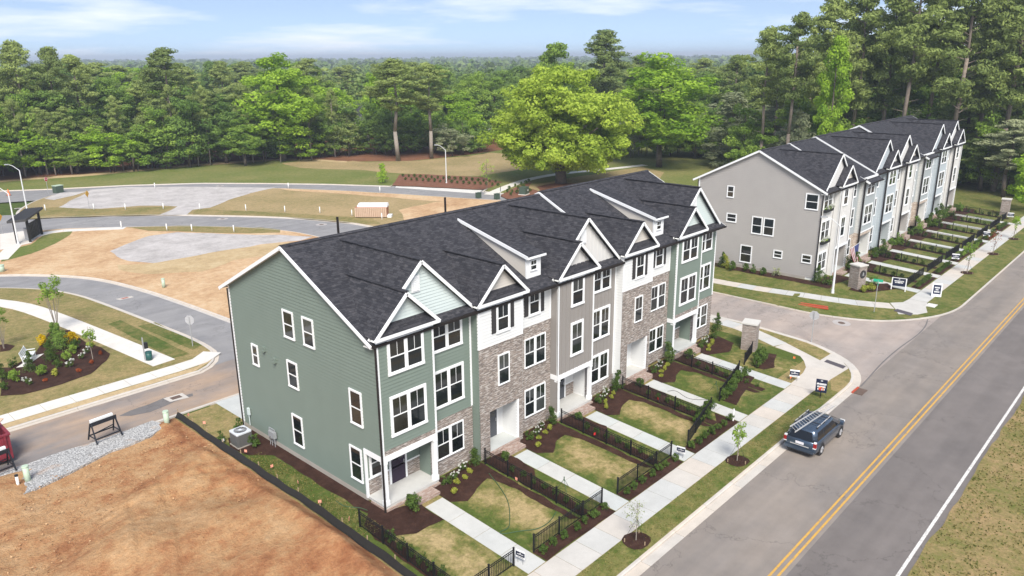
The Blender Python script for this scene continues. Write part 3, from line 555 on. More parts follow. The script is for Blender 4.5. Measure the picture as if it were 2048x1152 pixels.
def wmesh(w, h, dbl, cw, munt):
    key = (round(w, 2), round(h, 2), dbl, cw, munt)
    if key in WIN: return WIN[key]
    c = MB(); m2 = .13 if dbl else 0
    c.box(-cw, -.068, -cw*.9, 0, .004, h+cw); c.box(w, -.068, -cw*.9, w+cw, .004, h+cw); c.box(0, -.070, h, w, .004, h+cw); c.box(-cw*1.1, -.085, -cw, w+cw*1.1, .004, 0)
    if dbl: c.box(w/2-m2/2, -.064, 0, w/2+m2/2, .004, h)
    spans = [(0, w)] if not dbl else [(0, w/2-m2/2), (w/2+m2/2, w)]
    s = MB(); f = .045
    for a, b in spans:
        s.box(a, -.056, 0, a+f, .002, h); s.box(b-f, -.056, 0, b, .002, h); s.box(a+f, -.056, 0, b-f, .002, f); s.box(a+f, -.056, h-f, b-f, .002, h); s.box(a+f, -.06, h/2-.03, b-f, .002, h/2+.03)
    panes = []
    for a, b in spans:
        panes.append(MB().box(a+f, -.042, f, b-f, 0, h/2-.03).mesh('pane')); panes.append(MB().box(a+f, -.044, h/2+.03, b-f, 0, h-f).mesh('pane'))
    mu = []
    if munt:
        for a, b in spans: mu.append(MB().box((a+b)/2-.011, -.052, h/2+.03, (a+b)/2+.011, -.044, h-f).mesh('muntin'))
    WIN[key] = (c.mesh('window'), s.mesh('sash'), panes, mu); return WIN[key]
def window(par, loc, w, h, rz=0., dbl=False, cw=.11, munt=True):
    c, s, panes, mu = wmesh(w, h, dbl, cw, munt); o = obj('window', c, 'trim', par, loc); o.rotation_euler = (0, 0, rz)
    obj('sash', s, 'trim', o)
    for p in panes: obj('pane', p, 'glass', o)
    for p in mu: obj('muntin', p, 'trim', o)
    return o
def shutters(par, x, w, z, h, y):
    for a in (x-.46, x+w+.06):
        m = MB().box(a, y-.05, z-.03, a+.40, y, z+h+.03)
        for i in range(14): m.box(a+.05, y-.062, z+.04+i*(h-.08)/14, a+.35, y-.05, z+.04+(i+.55)*(h-.08)/14)
        m.build('shutter', 'shutter', par)
def door(par, x, y, z, mat, w=.95, h=2.1):
    d = MB().box(x, y-.05, z, x+w, y, z+h).build('door', mat, par)
    m = MB(); m.box(x-.12, y-.07, z, x, y-.002, z+h+.12); m.box(x+w, y-.07, z, x+w+.12, y-.002, z+h+.12); m.box(x, y-.07, z+h, x+w, y-.002, z+h+.12); m.build('door_frame', 'trim', par)
    for i in range(2):
        for j in range(2): MB().box(x+.18+i*.31, y-.056, z+h*.62+j*.3, x+.46+i*.31, y-.05, z+h*.62+.26+j*.3).build('lite', 'glass', d)
    MB().box(x+w-.12, y-.09, z+.95, x+w-.07, y-.05, z+1.15).build('handle', 'galvanised', d)
SL, ZE, YE, YR = .493, 9.2, .30, 7.40                        # main roof: slope, eave height, eave and ridge depth
ZR = ZE+SL*(YR-YE); YB = 2*YR-YE
def gable_roof(roof, trim, soff, wall, kind, xa, half, yf, zb, ztop, wy, pent):
    """a front gable: two slopes running back to the main roof, rake boards, soffit and the clad triangle"""
    s = (ztop-zb)/half; yb = lambda z: YE+(z-ZE)/SL+.05
    for sg in (-1, 1):
        e = (xa+sg*half, yf, zb); t = (xa, yf, ztop); roof.slab([e, t, (xa, yb(ztop), ztop), (xa+sg*half, max(yb(zb), yf+.1), zb)], .13)
        trim.bar((e[0], yf-.012, e[2]-.09), (xa, yf-.012, ztop-.09), .05, .17)
        soff.slab([(e[0], yf+.02, zb-.15), (xa, yf+.02, ztop-.15), (xa, wy+.02, ztop-.15), (e[0], wy+.02, zb-.15)], .02)
    roof.bar((xa, yf, ztop+.012), (xa, yb(ztop), ztop+.012), .26, .05)
    h2 = half-.06; clad(wall, kind, Pf(wy), xa-h2, xa+h2, zb, ztop-.12, lambda z: xa-h2*(ztop-.12-z)/(ztop-.12-zb), lambda z: xa+h2*(ztop-.12-z)/(ztop-.12-zb), .17)
    if pent:
        k = .42/s; roof.slab([(xa-half+.02, yf-.02, zb+.03), (xa+half-.02, yf-.02, zb+.03), (xa+half-k, wy, zb+.50), (xa-half+k, wy, zb+.50)], .10)
        trim.box(xa-half, yf-.05, zb-.15, xa+half, yf+.02, zb+.01)
class Trim:                                                  # every board is a part of its own
    def __init__(s, par, mat='trim'): s.par = par; s.mat = mat
    def box(s, *a): MB().box(*a).build('trim_board', s.mat, s.par)
    def bar(s, *a): MB().bar(*a).build('rake_board', s.mat, s.par)
    def slab(s, *a): MB().slab(*a).build('soffit', s.mat, s.par)
def townhouse(u, v, z0, sp):
    w = sp['w']; (b0, b1), (r0, r1) = sp['bay'], sp['rec']; t = thing('townhouse', sp['label'], 'townhouse', (u, v, 0), 0, sp['group']); t.location.z = z0
    parts = {}
    def mb(name, mat): return parts.setdefault((name, mat), MB())
    ry = .55; top = ZE; T = Trim(t); roof = mb('roof', 'shingle'); soff = Trim(t, 'trim_soft'); kd = sp['kind']; c = sp['col']; low = sp.get('low', 0); lm = sp.get('lowmat', 'brick')
    lk = 'flat'
    def wall(P, a0, a1, za, zb_, name='siding', col=None, kind=None):      # masonry below `low`, cladding above
        if za < low: clad(mb('masonry', lm), 'flat', P, a0, a1, za, min(low, zb_))
        if zb_ > low: clad(mb(name, col or c), kind or kd, P, a0, a1, max(za, low), zb_)
    core = mb('wall', sp.get('core', 'trim_soft')); core.box(.02, 1.7, 0, w-.02, 14.15, ZE-.02); core.box(b0+.03, .03, 3.0, b1-.03, 1.7, ZE-.02); core.box(r0+.03, ry+.03, 0, r1-.03, 1.7, ZE-.02)  # solid core inside each house, added to block light
    p0, p1 = sp.get('open', (b0, b1)); ph = 2.78; fz = .28
    if sp['type'] == 'A':
        wall(Pf(0), b0, b1, 3.05, top)
    else:
        wall(Pf(0), b0, p0, 0, top); wall(Pf(0), p1, b1, 0, top); wall(Pf(0), p0, p1, ph, top)
    # bay flanks, recess, back
    lo_s = sp.get('leftcol', c); zz = 3.05 if sp['type'] == 'A' and sp.get('leftopen') else 0
    ls = 1.5 if b0 == 0 else ry
    if b0 == 0 and not sp.get('end'): clad(mb('siding', lo_s), 'lap' if kd != 'batten' or lo_s != c else kd, Pl(b0), 0, ry+.03, zz, top)
    if b0 > 0: wall(Pl(b0), 0, ry, 0, top, col=sp.get('flank', c))
    if b1 < w-.4 or True: clad(mb('siding', c), kd, Pr(b1), 0, ry, 3.05 if sp['type'] == 'A' else 0, top)
    wall(Pf(ry), r0, r1, 0, top)
    clad(mb('siding', sp.get('core', 'trim_soft')), 'flat', Pb(14.16), 0, w, 0, top)
    # porch
    py = 1.5; pc = sp.get('porchcol', c)
    if sp['type'] == 'A':
        F = mb('porch_floor', 'concrete_walk'); F.box(b0-.0, -.02, fz-.15, b1, py, fz); mb('porch_skirt', 'brick_step').box(b0-.04, -.14, -.35, b1+.02, py-.3, fz-.152)
        clad(mb('siding', pc), 'lap', Pf(py), b0, b1, fz+.9, 3.0); clad(mb('masonry', lm if low else 'brick'), 'flat', Pf(py), b0, b1, fz, fz+.9); T.box(b0, py-.05, fz+.88, b1, py, fz+.96)
        clad(mb('siding', pc), 'lap', Pl(b1), ry, py, fz, 2.9)
        if not sp.get('leftopen'): clad(mb('siding', pc), 'lap', Pr(b0), 0, py, fz, 2.9)
        mb('porch_ceiling', 'trim_soft').box(b0, 0.02, 2.92, b1, py, 3.0)
        T.box(b0-.02, -.035, 2.74, b1+.02, .10, 3.06); T.box(b0-.035, -.03, 2.742, b0+.1, ry if not sp.get('leftopen') else py+.04, 3.062)
        for cx in (b0+.11, b1-.13):
            q = MB(); q.box(cx-.11, -.02, fz, cx+.11, .20, 2.74); q.box(cx-.145, -.055, fz, cx+.145, .235, fz+.28); q.box(cx-.135, -.045, 2.6, cx+.135, .225, 2.72); q.build('column', 'trim', t)
        if sp.get('leftopen'): T.box(b0-.05, py-.06, fz-.1, b0+.07, py+.06, 3.0)
        door(t, b0+1.55, py, fz+.02, sp['door']); window(t, (b0+.28, py-.01, fz+1.0), .82, 1.5, 0, False, .09)
    else:
        F = mb('porch_floor', 'concrete_walk'); F.box(p0, .0, 0, p1, 1.2, fz); mb('porch_skirt', 'brick_step').box(p0-.05, -.16, -.35, p1+.05, -.002, fz-.01)
        clad(mb('siding', pc), 'lap', Pl(p1-.004), .02, 1.2, fz, ph); clad(mb('siding', pc), 'lap', Pr(p0+.004), .02, 1.2, fz, ph); clad(mb('siding', pc), 'lap', Pf(1.2), p0, p1, fz, ph)
        mb('porch_ceiling', 'trim_soft').box(p0, .02, ph, p1, 1.2, ph+.05); T.box(p1-.02, -.03, fz, p1+.1, .12, ph); T.box(p0-.1, -.03, fz, p0+.02, .12, ph) if sp.get('surround') else None
        if sp.get('surround'): T.box(p0-.1, -.032, ph, p1+.1, .12, ph+.26)
        door(t, p0+.78, 1.2, fz+.02, sp['door'])
    # steps to the walkway
    sx = sp['step']; mb('step', 'brick_step').box(sx-.75, -.80, -.35, sx+.75, -.145, fz-.14)
    # corner boards and friezes
    zl = 3.05 if sp['type'] == 'A' else max(low, 0)
    T.box(b0-.028, -.032, zl, b0+.09, .06, top); T.box(b1-.09, -.032, zl, b1+.028, .06, top); T.box(b0, -.03, top-.2, b1, .02, top)
    T.box(r0 if r0 > 0 else 0, ry-.034, top-.16, r1, ry+.02, top+.01)
    if not sp.get('nocorner'): T.box((r1-.11) if r1 > b1 else 0, ry-.035, low, r1+.02 if r1 > b1 else .11, ry+.03, top)
    if low: T.box(r0, ry-.045, low-.02, r1, ry+.02, low+.07) if sp.get('band', True) else None
    if low and low < 6 and sp['type'] != 'A': T.box(b0-.03, -.05, low-.02, b1+.03, .02, low+.12)
    if low > 6: mb('masonry', lm).box(b0-.01, -.035, low-.08, b1+.01, 0, low)
    # main roof
    xl = -.27 if sp.get('end') else 0; xr = w+.27 if sp.get('endr') else w
    roof.slab([(xl, YE-.28, ZE-.28*SL), (xr, YE-.28, ZE-.28*SL), (xr, YR, ZR), (xl, YR, ZR)], .14); roof.slab([(xl, YB+.28, ZE-.28*SL), (xl, YR, ZR), (xr, YR, ZR), (xr, YB+.28, ZE-.28*SL)], .14)
    mb('ridge_cap', 'shingle').slab([(xl+.4 if sp.get('end') else xl, YR-.17, ZR-.03), (xr, YR-.17, ZR-.03), (xr, YR, ZR+.06), (xl+.4 if sp.get('end') else xl, YR, ZR+.06)], .06).slab([(xl, YR+.17, ZR-.03), (xl, YR, ZR+.06), (xr, YR, ZR+.06), (xr, YR+.17, ZR-.03)], .06)
    MB().box(xl+.02, YE-.42, ZE-.28*SL-.15, xr, YE-.285, ZE-.28*SL-.02).build('gutter', 'gutter_dark', t); MB().box(xl+.02, YB+.285, ZE-.28*SL-.15, xr, YB+.42, ZE-.28*SL-.02).build('gutter', 'gutter_dark', t)
    MB().box(xl, YE-.28, ZE-.34, xr, ry+.1, ZE-.31).build('soffit', 'trim_soft', t)
    if sp.get('bayeave'):                                     # no gable: the roof simply runs out over the bay
        zf = ZE-.28*SL-.6*SL; roof.slab([(b0-.15, YE-.86, zf), (xr, YE-.86, zf), (xr, YE-.2, ZE-.2*SL+.012), (b0-.15, YE-.2, ZE-.2*SL+.012)], .13); T.bar((b0-.16, YE-.86, zf-.08), (b0-.16, YE+.3, zf-.08+1.16*SL), .05, .2); MB().box(b0-.12, YE-.99, zf-.13, xr, YE-.865, zf-.01).build('gutter', 'gutter_dark', t)
    for side, xx, sg in (('end', xl, -1), ('endr', xr, 1)):
        if sp.get(side) or (side == 'end' and sp.get('step_up')):
            for ya, yb_ in ((YE-.30, YR), (YB+.30, YR)):
                za = ZE-(YE-min(ya, 2*YR-ya))*SL; T.bar((xx+sg*.02, ya, za-.11), (xx+sg*.02, YR, ZR-.10), .05, .19)
    if sp.get('end'):                                         # the whole end wall with its gable
        E_ = mb('siding', sp.get('endcol', c)); P = Pl(0)
        if zz: clad(E_, 'lap', P, 1.5, 14.15, .3, 3.05); clad(E_, 'lap', P, 0, 14.15, 3.05, top)
        else: clad(E_, 'lap', P, ry, 14.15, .3, top)
        g = lambda z: YE+(z-ZE+.12)/SL; clad(E_, 'lap', P, ry, 14.15, top, ZR-.13, lambda z: max(.0, g(z)), lambda z: min(14.15, 2*YR-g(z)))
        mb('foundation', 'foundation').box(-.035, 1.5, -.4, .1, 14.15, .3); T.box(-.03, 14.05, 0, .05, 14.2, top)
        soff.slab([(xl, YE, ZE-.15), (xl, YR, ZR-.15), (0, YR, ZR-.15), (0, YE, ZE-.15)], .02); soff.slab([(xl, YB, ZE-.15), (0, YB, ZE-.15), (0, YR, ZR-.15), (xl, YR, ZR-.15)], .02)
        for (ya, za, ww, hh, dbl) in sp.get('endwin', ()): window(t, (-.012, ya, za), ww, hh, -math.pi/2, dbl, .07, False)
        dy = -.06 if b0 == 0 else ry-.09; q = MB(); q.cyl((-.10, dy, top-.35), (-.10, dy, -.05), .055, n=8); q.cyl((-.10, dy+.16, top-.15), (-.10, dy, top-.35), .055, n=8); q.build('downspout', 'gutter_dark', t)
        q = MB(); q.cyl((-.06, 14.25, top-.2), (-.06, 14.25, 0), .045, n=8); q.build('downspout', 'gutter_dark', t)
    elif sp.get('spout'):
        MB().cyl((b0-.10, -.06, top-.05), (b0-.10, -.06, .0), .09, n=8).build('downspout', 'gutter_dark', t)
    # gables
    if 'small' in sp: xa, hf = sp['small']; gable_roof(roof, T, soff, mb('gable_wall', sp['gcol']), sp.get('gkind', 'lap'), xa, hf, -.25, 9.38, 11.29, .12, True)
    if 'big' in sp: xa, hf = sp['big']; gable_roof(roof, T, soff, mb('gable_wall', sp['gcol2']), sp.get('gkind', 'lap'), xa, hf, .28, 9.28, 12.50, .58, False)
    if sp.get('vent'):
        vx, vz = sp['vent']; q = MB().box(vx-.27, .50, vz, vx+.27, .56, vz+.85)
        for i in range(8): q.box(vx-.21, .475, vz+.07+i*.09, vx+.21, .50, vz+.12+i*.09)
        q.build('gable_vent', 'trim', t)
    if 'dormer' in sp:
        d0, d1 = sp['dormer']; yf = 1.0; zb_ = ZE+(yf-YE)*SL; zt = 10.86; ym = YE+((zt+.02)-ZE)/SL; ym = 6.7; zm = ZE+(ym-YE)*SL+.03
        for P, x in ((Pl(d0), d0), (Pr(d1), d1)):
            n = 9; q = mb('dormer_cheek' if x == d0 else 'dormer_cheek_far', 'siding_beige')
            for i in range(n):
                ya, yc = yf+(ym-yf)*i/n, yf+(ym-yf)*(i+1)/n; f1 = lambda y: ZE+(y-YE)*SL-.05; f2 = lambda y: zt+(zm-zt)*(y-yf)/(ym-yf)
                q.poly([P(ya, f1(ya), 0), P(yc, f1(yc), 0), P(yc, f2(yc), 0), P(ya, f2(ya), 0)])
        T.box(d0-.02, yf-.04, zb_-.1, d1+.02, yf+.06, zt); rf = MB().slab([(d0-.14, yf-.25, zt+.02), (d1+.22, yf-.25, zt+.02), (d1+.22, ym, zm), (d0-.14, ym, zm)], .10); rf.build('dormer_roof', 'shingle', t)
        T.bar((d0-.155, yf-.25, zt-.03), (d0-.155, ym-.1, zm-.06), .04, .2); T.box(d0-.16, yf-.30, zt-.12, d1+.24, yf-.24, zt+.0)
        window(t, (d0+.30, yf-.03, zb_+.42), .56, .62, 0, False, .03)
    for x, z, ww, hh, dbl in sp['baywin']:
        window(t, (x, -.012, z), ww, hh, 0, dbl, .12 if not (low > 6 and z < 6.5) else .035)
    for x, z, ww, hh, dbl in sp['recwin']:
        window(t, (x, ry-.012, z), ww, hh, 0, dbl, .11 if not (z < low) else .035)
    for x, z, ww, hh, y in sp.get('shut', ()): shutters(t, x, ww, z, hh, y-.005)
    for (name, mat), m in parts.items():
        if m.f: m.build(name.replace('_far', ''), mat, t)
    return t
Awin = dict(baywin=[(.72, 7.35, 2.05, 1.62, True), (.70, 4.06, 2.10, 1.95, True)], recwin=[(3.95, 7.35, 2.0, 1.55, True), (3.98, 4.15, 2.0, 1.95, True), (3.98, 1.02, 1.95, 1.72, True)])
base = dict(w=UW, bay=(0, 3.55), rec=(3.55, 6.72), small=(1.82, 2.03), big=(3.26, 3.46), step=2.2, group='townhouses of the near row')
A_ = dict(base, type='A', kind='lap', col='siding_green', gcol='siding_mint', gcol2='siding_mint', low=3.35, door='door_purple', band=False, vent=(3.0, 10.85), **Awin)
ew = [(6.3-1.0, 7.5, .95, 1.45, False), (5.3-1.9, 0, 0, 0, False)]
Bk = dict(base, type='B', kind='lap', col='siding_white', gcol='siding_beige', low=6.75, open=(.78, 3.1), porchcol='siding_white', door='door_grey', dormer=(5.02, 6.25), band=False)
Bk.pop('big')
Bk.update(baywin=[(1.47, 7.45, .88, 1.5, False), (1.5, 4.22, .86, 1.78, False)], recwin=[(4.75, 7.45, .86, 1.5, False), (4.32, 4.2, 1.85, 1.78, True), (4.32, .95, 1.85, 1.75, True)], shut=[(1.47, 7.45, .88, 1.5, 0), (4.75, 7.45, .86, 1.5, .55)])
Cc = dict(base, type='A', kind='batten', col='siding_grey', gcol='siding_board', gcol2='siding_board', gkind='batten', low=.95, porchcol='siding_white', door='door_grey', band=False, vent=(3.05, 10.85))
Cc.update(baywin=[(1.32, 7.35, 1.05, 1.68, False), (1.32, 4.08, 1.03, 2.0, False)], recwin=[(4.12, 7.4, 1.85, 1.55, True), (4.12, 4.1, 1.85, 1.95, True), (4.12, 1.0, 1.85, 1.82, True)])
endw = [(36.27-V0-.45, 0, 0, 0, False)]
def ewin(lst): return [(b-V0, z0, b-a, z1-z0, False) for a, b, z0, z1 in lst]
# end-wall windows run backwards (their local x points to the road), so their origin is the far jamb
E1 = ewin([(34.92, 35.84, 7.5, 8.98), (33.01, 33.91, 7.5, 9.0), (39.15, 39.72, 4.8, 6.0), (34.99, 35.87, 4.56, 6.02), (29.18, 30.07, 4.26, 6.06), (29.51, 30.4, .97, 2.78), (35.0, 35.9, .97, 2.74)])
specs1 = [dict(A_, end=True, leftopen=True, endwin=E1, label='sage green end townhouse with purple door and bare side gable wall'),
          dict(Bk, leftcol='siding_green', label='brick and white townhouse with dark shutters between the green end house and the grey one'),
          dict(Cc, leftcol='siding_grey', label='grey board and batten townhouse in the middle of the near row'),
          dict(Bk, leftcol='siding_white', step_up=True, label='brick and white townhouse with dark shutters right of the grey batten one'),
          dict(A_, label='sage green townhouse at the corner street end of the near row', endr=True)]
for k, sp in enumerate(specs1): townhouse(U0+UW*k, V0, .17 if k >= 3 else 0., sp)
b2 = dict(w=UW2, bay=(3.15, 6.9), rec=(0, 3.15), small=(5.0, 2.05), big=(3.5, 3.45), step=4.75, group='townhouses of the far row', type='B', open=(3.45, 6.6), surround=True, door='door_grey', spout=True, band=False)
W2 = dict(baywin=[(4.15, 7.3, 1.0, 1.6, False), (4.1, 4.0, 1.05, 1.95, False)], recwin=[(.45, 7.35, 1.95, 1.55, True), (.42, 4.1, 1.95, 1.9, True), (.45, .95, 1.95, 1.75, True)])
W3 = dict(baywin=[(3.95, 7.3, 2.1, 1.6, True), (3.9, 4.05, 2.2, 2.0, True)], recwin=[(.6, 7.35, 1.5, 1.55, True), (.6, 4.1, 1.5, 1.9, True), (.6, .95, 1.5, 1.75, True)])
W2f = dict(b2, kind='batten', col='siding_board', gcol='siding_beige', gcol2='siding_board', porchcol='siding_taupe', **W2)
B2f = dict(b2, kind='lap', col='siding_bluegrey', gcol='siding_beige', flank='siding_offwhite', low=3.15, lowmat='stone', bayeave=True, porchcol='siding_offwhite', **W3)
B2f.pop('small'); B2f.pop('big'); B2f['surround'] = False
L2f = dict(b2, kind='lap', col='siding_blue', gcol='siding_offwhite', gcol2='siding_blue', porchcol='siding_bluegrey', **W3)
E2 = [(b-V2, z0, b-a, z1-z0, False) for a, b, z0, z1 in [(37.6, 38.3, 7.5, 8.65), (37.1, 38.14, 4.87, 5.7), (34.16, 35.2, 3.98, 5.72), (32.85, 33.9, 3.98, 5.72), (28.55, 29.75, 7.28, 8.76), (35.05, 36.25, .7, 2.48), (31.7, 32.55, 1.78, 2.5), (28.65, 29.55, 1.78, 2.54)]]
specs2 = [(0., dict(W2f, end=True, endcol='siding_taupe', endwin=E2, label='white batten end townhouse with taupe side wall, flower boxes and flag')),
          (.13, dict(B2f, step_up=True, label='blue grey townhouse with tan stone base next to the white flag house')),
          (.30, dict(L2f, step_up=True, label='pale blue gabled townhouse nearer the camera in the far row')),
          (.30, dict(W2f, label='white gabled townhouse in the middle of the far row')),
          (.65, dict(B2f, step_up=True, label='blue grey stone based townhouse farther from the camera in the far row')),
          (.65, dict(L2f, label='pale blue gabled townhouse second from the wooded end of the far row')),
          (.65, dict(W2f, endr=True, label='white townhouse at the wooded end of the far row'))]
for k, (z, sp) in enumerate(specs2): townhouse(U2+UW2*k, V2, z, sp)

# ------------------------------------------------------------------ plants
def leaves(rs, cen, rad, per, size, elong=1.5, flat=.25, up=.3):
    """many small leaf faces spread through clumps; returns vertices, faces, tint"""
    n = len(cen); cen = np.repeat(cen, per, 0); rad = np.repeat(rad, per, 0); N = len(cen)
    d = rs.normal(size=(N, 3)); d /= np.linalg.norm(d, axis=1)[:, None]; rr = rs.uniform(.35, 1., N)**.6
    p = cen+d*rad*rr[:, None]
    nrm = d*1.1+rs.normal(size=(N, 3))*.6+np.array([0, 0, up]); nrm /= np.linalg.norm(nrm, axis=1)[:, None]
    t = np.cross(nrm, rs.normal(size=(N, 3))); t /= np.linalg.norm(t, axis=1)[:, None]+1e-9; b = np.cross(nrm, t)
    sz = size*rs.uniform(.6, 1.35, N)[:, None]; t = t*sz*elong*.5; b = b*sz*.5
    V = np.stack([p-t, p+b*.9, p+t, p-b*.9], 1).reshape(-1, 3); F = np.arange(4*N).reshape(-1, 4)
    tint = np.clip(np.repeat(rs.uniform(.05, .95, n), per)*.68+rs.uniform(0, 1, N)*.32, 0, 1)
    return V, F, np.repeat(tint, 4)
def leaf_mesh(name, parts):
    V = np.concatenate([p[0] for p in parts]); o = 0; Fs = []
    for p in parts: Fs.append(p[1]+o); o += len(p[0])
    F = np.concatenate(Fs); me = bpy.data.meshes.new(name); nf = len(F); me.vertices.add(len(V)); me.vertices.foreach_set('co', V.astype('f').ravel())
    me.loops.add(nf*4); me.loops.foreach_set('vertex_index', F.ravel().astype('i')); me.polygons.add(nf); me.polygons.foreach_set('loop_start', np.arange(0, nf*4, 4, dtype='i'))
    me.update(calc_edges=True); me.attributes.new('tint', 'FLOAT', 'POINT').data.foreach_set('value', np.concatenate([p[2] for p in parts]).astype('f')); return me
def clumps(rs, n, c, r, shell=.45, lump=.18):
    d = rs.normal(size=(n, 3)); d /= np.linalg.norm(d, axis=1)[:, None]; k = rs.uniform(shell, 1., n)**.7
    a = np.arctan2(d[:, 1], d[:, 0]); k *= 1+lump*np.sin(a*3+rs.uniform(0, 6))*np.cos(d[:, 2]*5+rs.uniform(0, 6))+rs.normal(0, lump*.4, n)
    return np.array(c)+d*np.array(r)*k[:, None]
def limbs(mb, rs, base, targets, r0):
    for q in targets:
        m = (np.array(base)+np.array(q))/2+np.array([rs.uniform(-.3, .3), rs.uniform(-.3, .3), rs.uniform(.1, .6)]); mb.tube([base, tuple(m), tuple(q)], r0, r0*.3, 5)
TREE = {}
def tree_proto(key, kind, seed):
    """trunk and crown meshes for a tree 20 m tall (pines 30 m)"""
    rs = np.random.RandomState(seed); tr = MB(); P = []
    if kind == 'oak':
        for c, r, n in (((0,0,5.0), (8.2,8.2,2.3), 70), ((0,0,3.6), (6.6,6.6,1.3), 34), ((0,0,11.2), (6.6,6.6,5.6), 75), ((3.6,0,9), (6.0,5.2,4.6), 50), ((-3.6,1,8.6), (6.0,5.2,4.6), 50), ((0,-3.4,8.4), (5.2,5.4,4.6), 46), ((1,3,13.6), (3.8,3.8,4.0), 24), ((-5,-2,6.6), (4.4,4.0,3.0), 24), ((5.2,2,6.6), (4.4,4.0,3.0), 24)):
            cc = clumps(rs, n, c, r, .5, .2); P.append(leaves(rs, cc, np.tile([1.35,1.35,.95], (n, 1))*rs.uniform(.7, 1.25, (n, 1)), 210, .29))
        tr.tube([(0,0,-.3), (.1,0,2.2), (0,.1,4.0), (.2,.1,7)], .78, .42, 10); limbs(tr, rs, (0, 0, 3.6), [(5,1,8), (-5,1.4,8.4), (1,-5,8), (2,4,12), (-2,-2,13), (4,-3,10), (-4,4,9)], .30)
    elif kind == 'broad':
        for c, r, n in (((0,0,12), (4.4,4.4,6.4), 62), ((1.8,.5,8.6), (4.0,3.6,4.4), 34), ((-1.8,-.6,8.4), (4.0,3.6,4.4), 34), ((.2,.3,16.5), (2.4,2.4,3.2), 16)):
            cc = clumps(rs, n, c, r, .5, .2); P.append(leaves(rs, cc, np.tile([1.15,1.15,.85], (n, 1))*rs.uniform(.65, 1.3, (n, 1)), 125, .29))
        tr.tube([(0,0,-.3), (.1,.05,4), (-.1,.1,9), (.1,0,15)], .34, .12, 8); limbs(tr, rs, (0, 0, 6), [(3,1,11), (-3,1,11), (0,-3,12), (.6,2.4,13)], .13)
    elif kind == 'tall':
        cc = []; 
        for z in np.linspace(3.5, 19.6, 62):
            R = 3.1*min(1., (20.6-z)/5.5)*min(1, .55+z/12); a = rs.uniform(0, 6.28); k = rs.uniform(.3, 1.); cc.append((R*k*math.cos(a), R*k*math.sin(a), z))
        cc = np.array(cc); P.append(leaves(rs, cc, np.tile([1.05,1.05,.85], (len(cc), 1))*rs.uniform(.7, 1.3, (len(cc), 1)), 150, .30)); tr.tube([(0,0,-.3), (0,.1,8), (.1,0,18)], .28, .06, 7)
    elif kind == 'pine':
        cc = []; ends = []; zs = 15.5 if seed < 20 else 11.5
        for z in np.linspace(zs, 29.6, 50 if seed < 20 else 66):
            f = (z-zs)/(29.5-zs); R = (4.6*math.sin(math.pi*(.16+.80*f)))*rs.uniform(.55, 1.15); a = rs.uniform(0, 6.28); ends.append((R*math.cos(a), R*math.sin(a), z+R*.18))
            for k in (.62, .85, 1.05): cc.append((R*k*math.cos(a)+rs.normal(0, .4), R*k*math.sin(a)+rs.normal(0, .4), z+R*.18*k+rs.normal(0, .25)))
        cc = np.array(cc); P.append(leaves(rs, cc, np.tile([1.2,1.2,.62], (len(cc), 1))*rs.uniform(.6, 1.25, (len(cc), 1)), 78, .25, 2.3))
        w = rs.uniform(-.4, .4, 4); tr.tube([(0,0,-.3), (w[0],w[1],9), (w[2],w[3],18), (w[0],w[2],25), (0,0,29.6)], .42, .07, 8)
        for e in ends[::2]: tr.tube([(w[2]*.6, w[3]*.6, e[2]-1.2), tuple(np.array(e)*np.array([.9,.9,1]))], .09, .03, 4)
        for z in (9.5, 11, 12.3): a = rs.uniform(0, 6.28); tr.tube([(w[0], w[1], z), (w[0]+1.8*math.cos(a), w[1]+1.8*math.sin(a), z+.4)], .05, .02, 4)
    elif kind == 'cone':
        cc = []
        for z in np.linspace(1.2, 19.4, 90):
            R = 5.2*(1-(z/20.5))**.75*rs.uniform(.6, 1.1); a = rs.uniform(0, 6.28); k = rs.uniform(.5, 1); cc.append((R*k*math.cos(a), R*k*math.sin(a), z))
        cc = np.array(cc); P.append(leaves(rs, cc, np.tile([1.3,1.3,.7], (len(cc), 1))*rs.uniform(.6, 1.2, (len(cc), 1)), 90, .26, 2.2)); tr.tube([(0,0,-.3), (0,0,19)], .28, .04, 6)
    elif kind == 'under':
        for c, r, n in (((0,0,5.6), (4.4,4.4,4.8), 40), ((1.6,1,9.4), (2.8,2.8,3.6), 18)):
            cc = clumps(rs, n, c, r, .4, .25); P.append(leaves(rs, cc, np.tile([1.2,1.2,.8], (n, 1))*rs.uniform(.6, 1.3, (n, 1)), 95, .30))
        tr.tube([(0,0,-.3), (.2,0,5), (.3,.2,11)], .16, .05, 6); tr.tube([(.6,.2,-.3), (1.2,.4,5)], .10, .04, 5)
    crown = leaf_mesh('crown', P); trunk = tr.mesh('trunk', True); TREE[key] = (crown, trunk, {'pine': 30., 'under': 12.}.get(kind, {'oak': 17.6}.get(kind, 20.)), {'oak': 9.6, 'broad': 5.2, 'tall': 3.7, 'pine': 5.3, 'cone': 5.4, 'under': 4.8}[kind])
for k_, kd_, n_ in (('oak', 'oak', 1), ('broad', 'broad', 4), ('tall', 'tall', 2), ('pine', 'pine', 5), ('cone', 'cone', 2), ('under', 'under', 3)):
    for i_ in range(n_): tree_proto(k_+str(i_), kd_, 11+7*i_)
def shared(name, me, mat, par):                              # the mesh is shared, the colour belongs to the object
    if not me.materials: me.materials.append(MAT['leaf_mid'])
    o = obj(name, me, None, par); o.material_slots[0].link = 'OBJECT'; o.material_slots[0].material = MAT[mat]; return o
def tree(name, key, x, y, h, r, mat, bark, label, group=None, z=None):
    crown, trunk, H, R = TREE[key]; t = thing(name, label, 'tree', (x, y, zg(y) if z is None else z), random.uniform(0, 6.28), group); t.scale = (r/R, r/R, h/H)
    shared('trunk', trunk, bark, t); shared('crown', crown, mat, t); return t
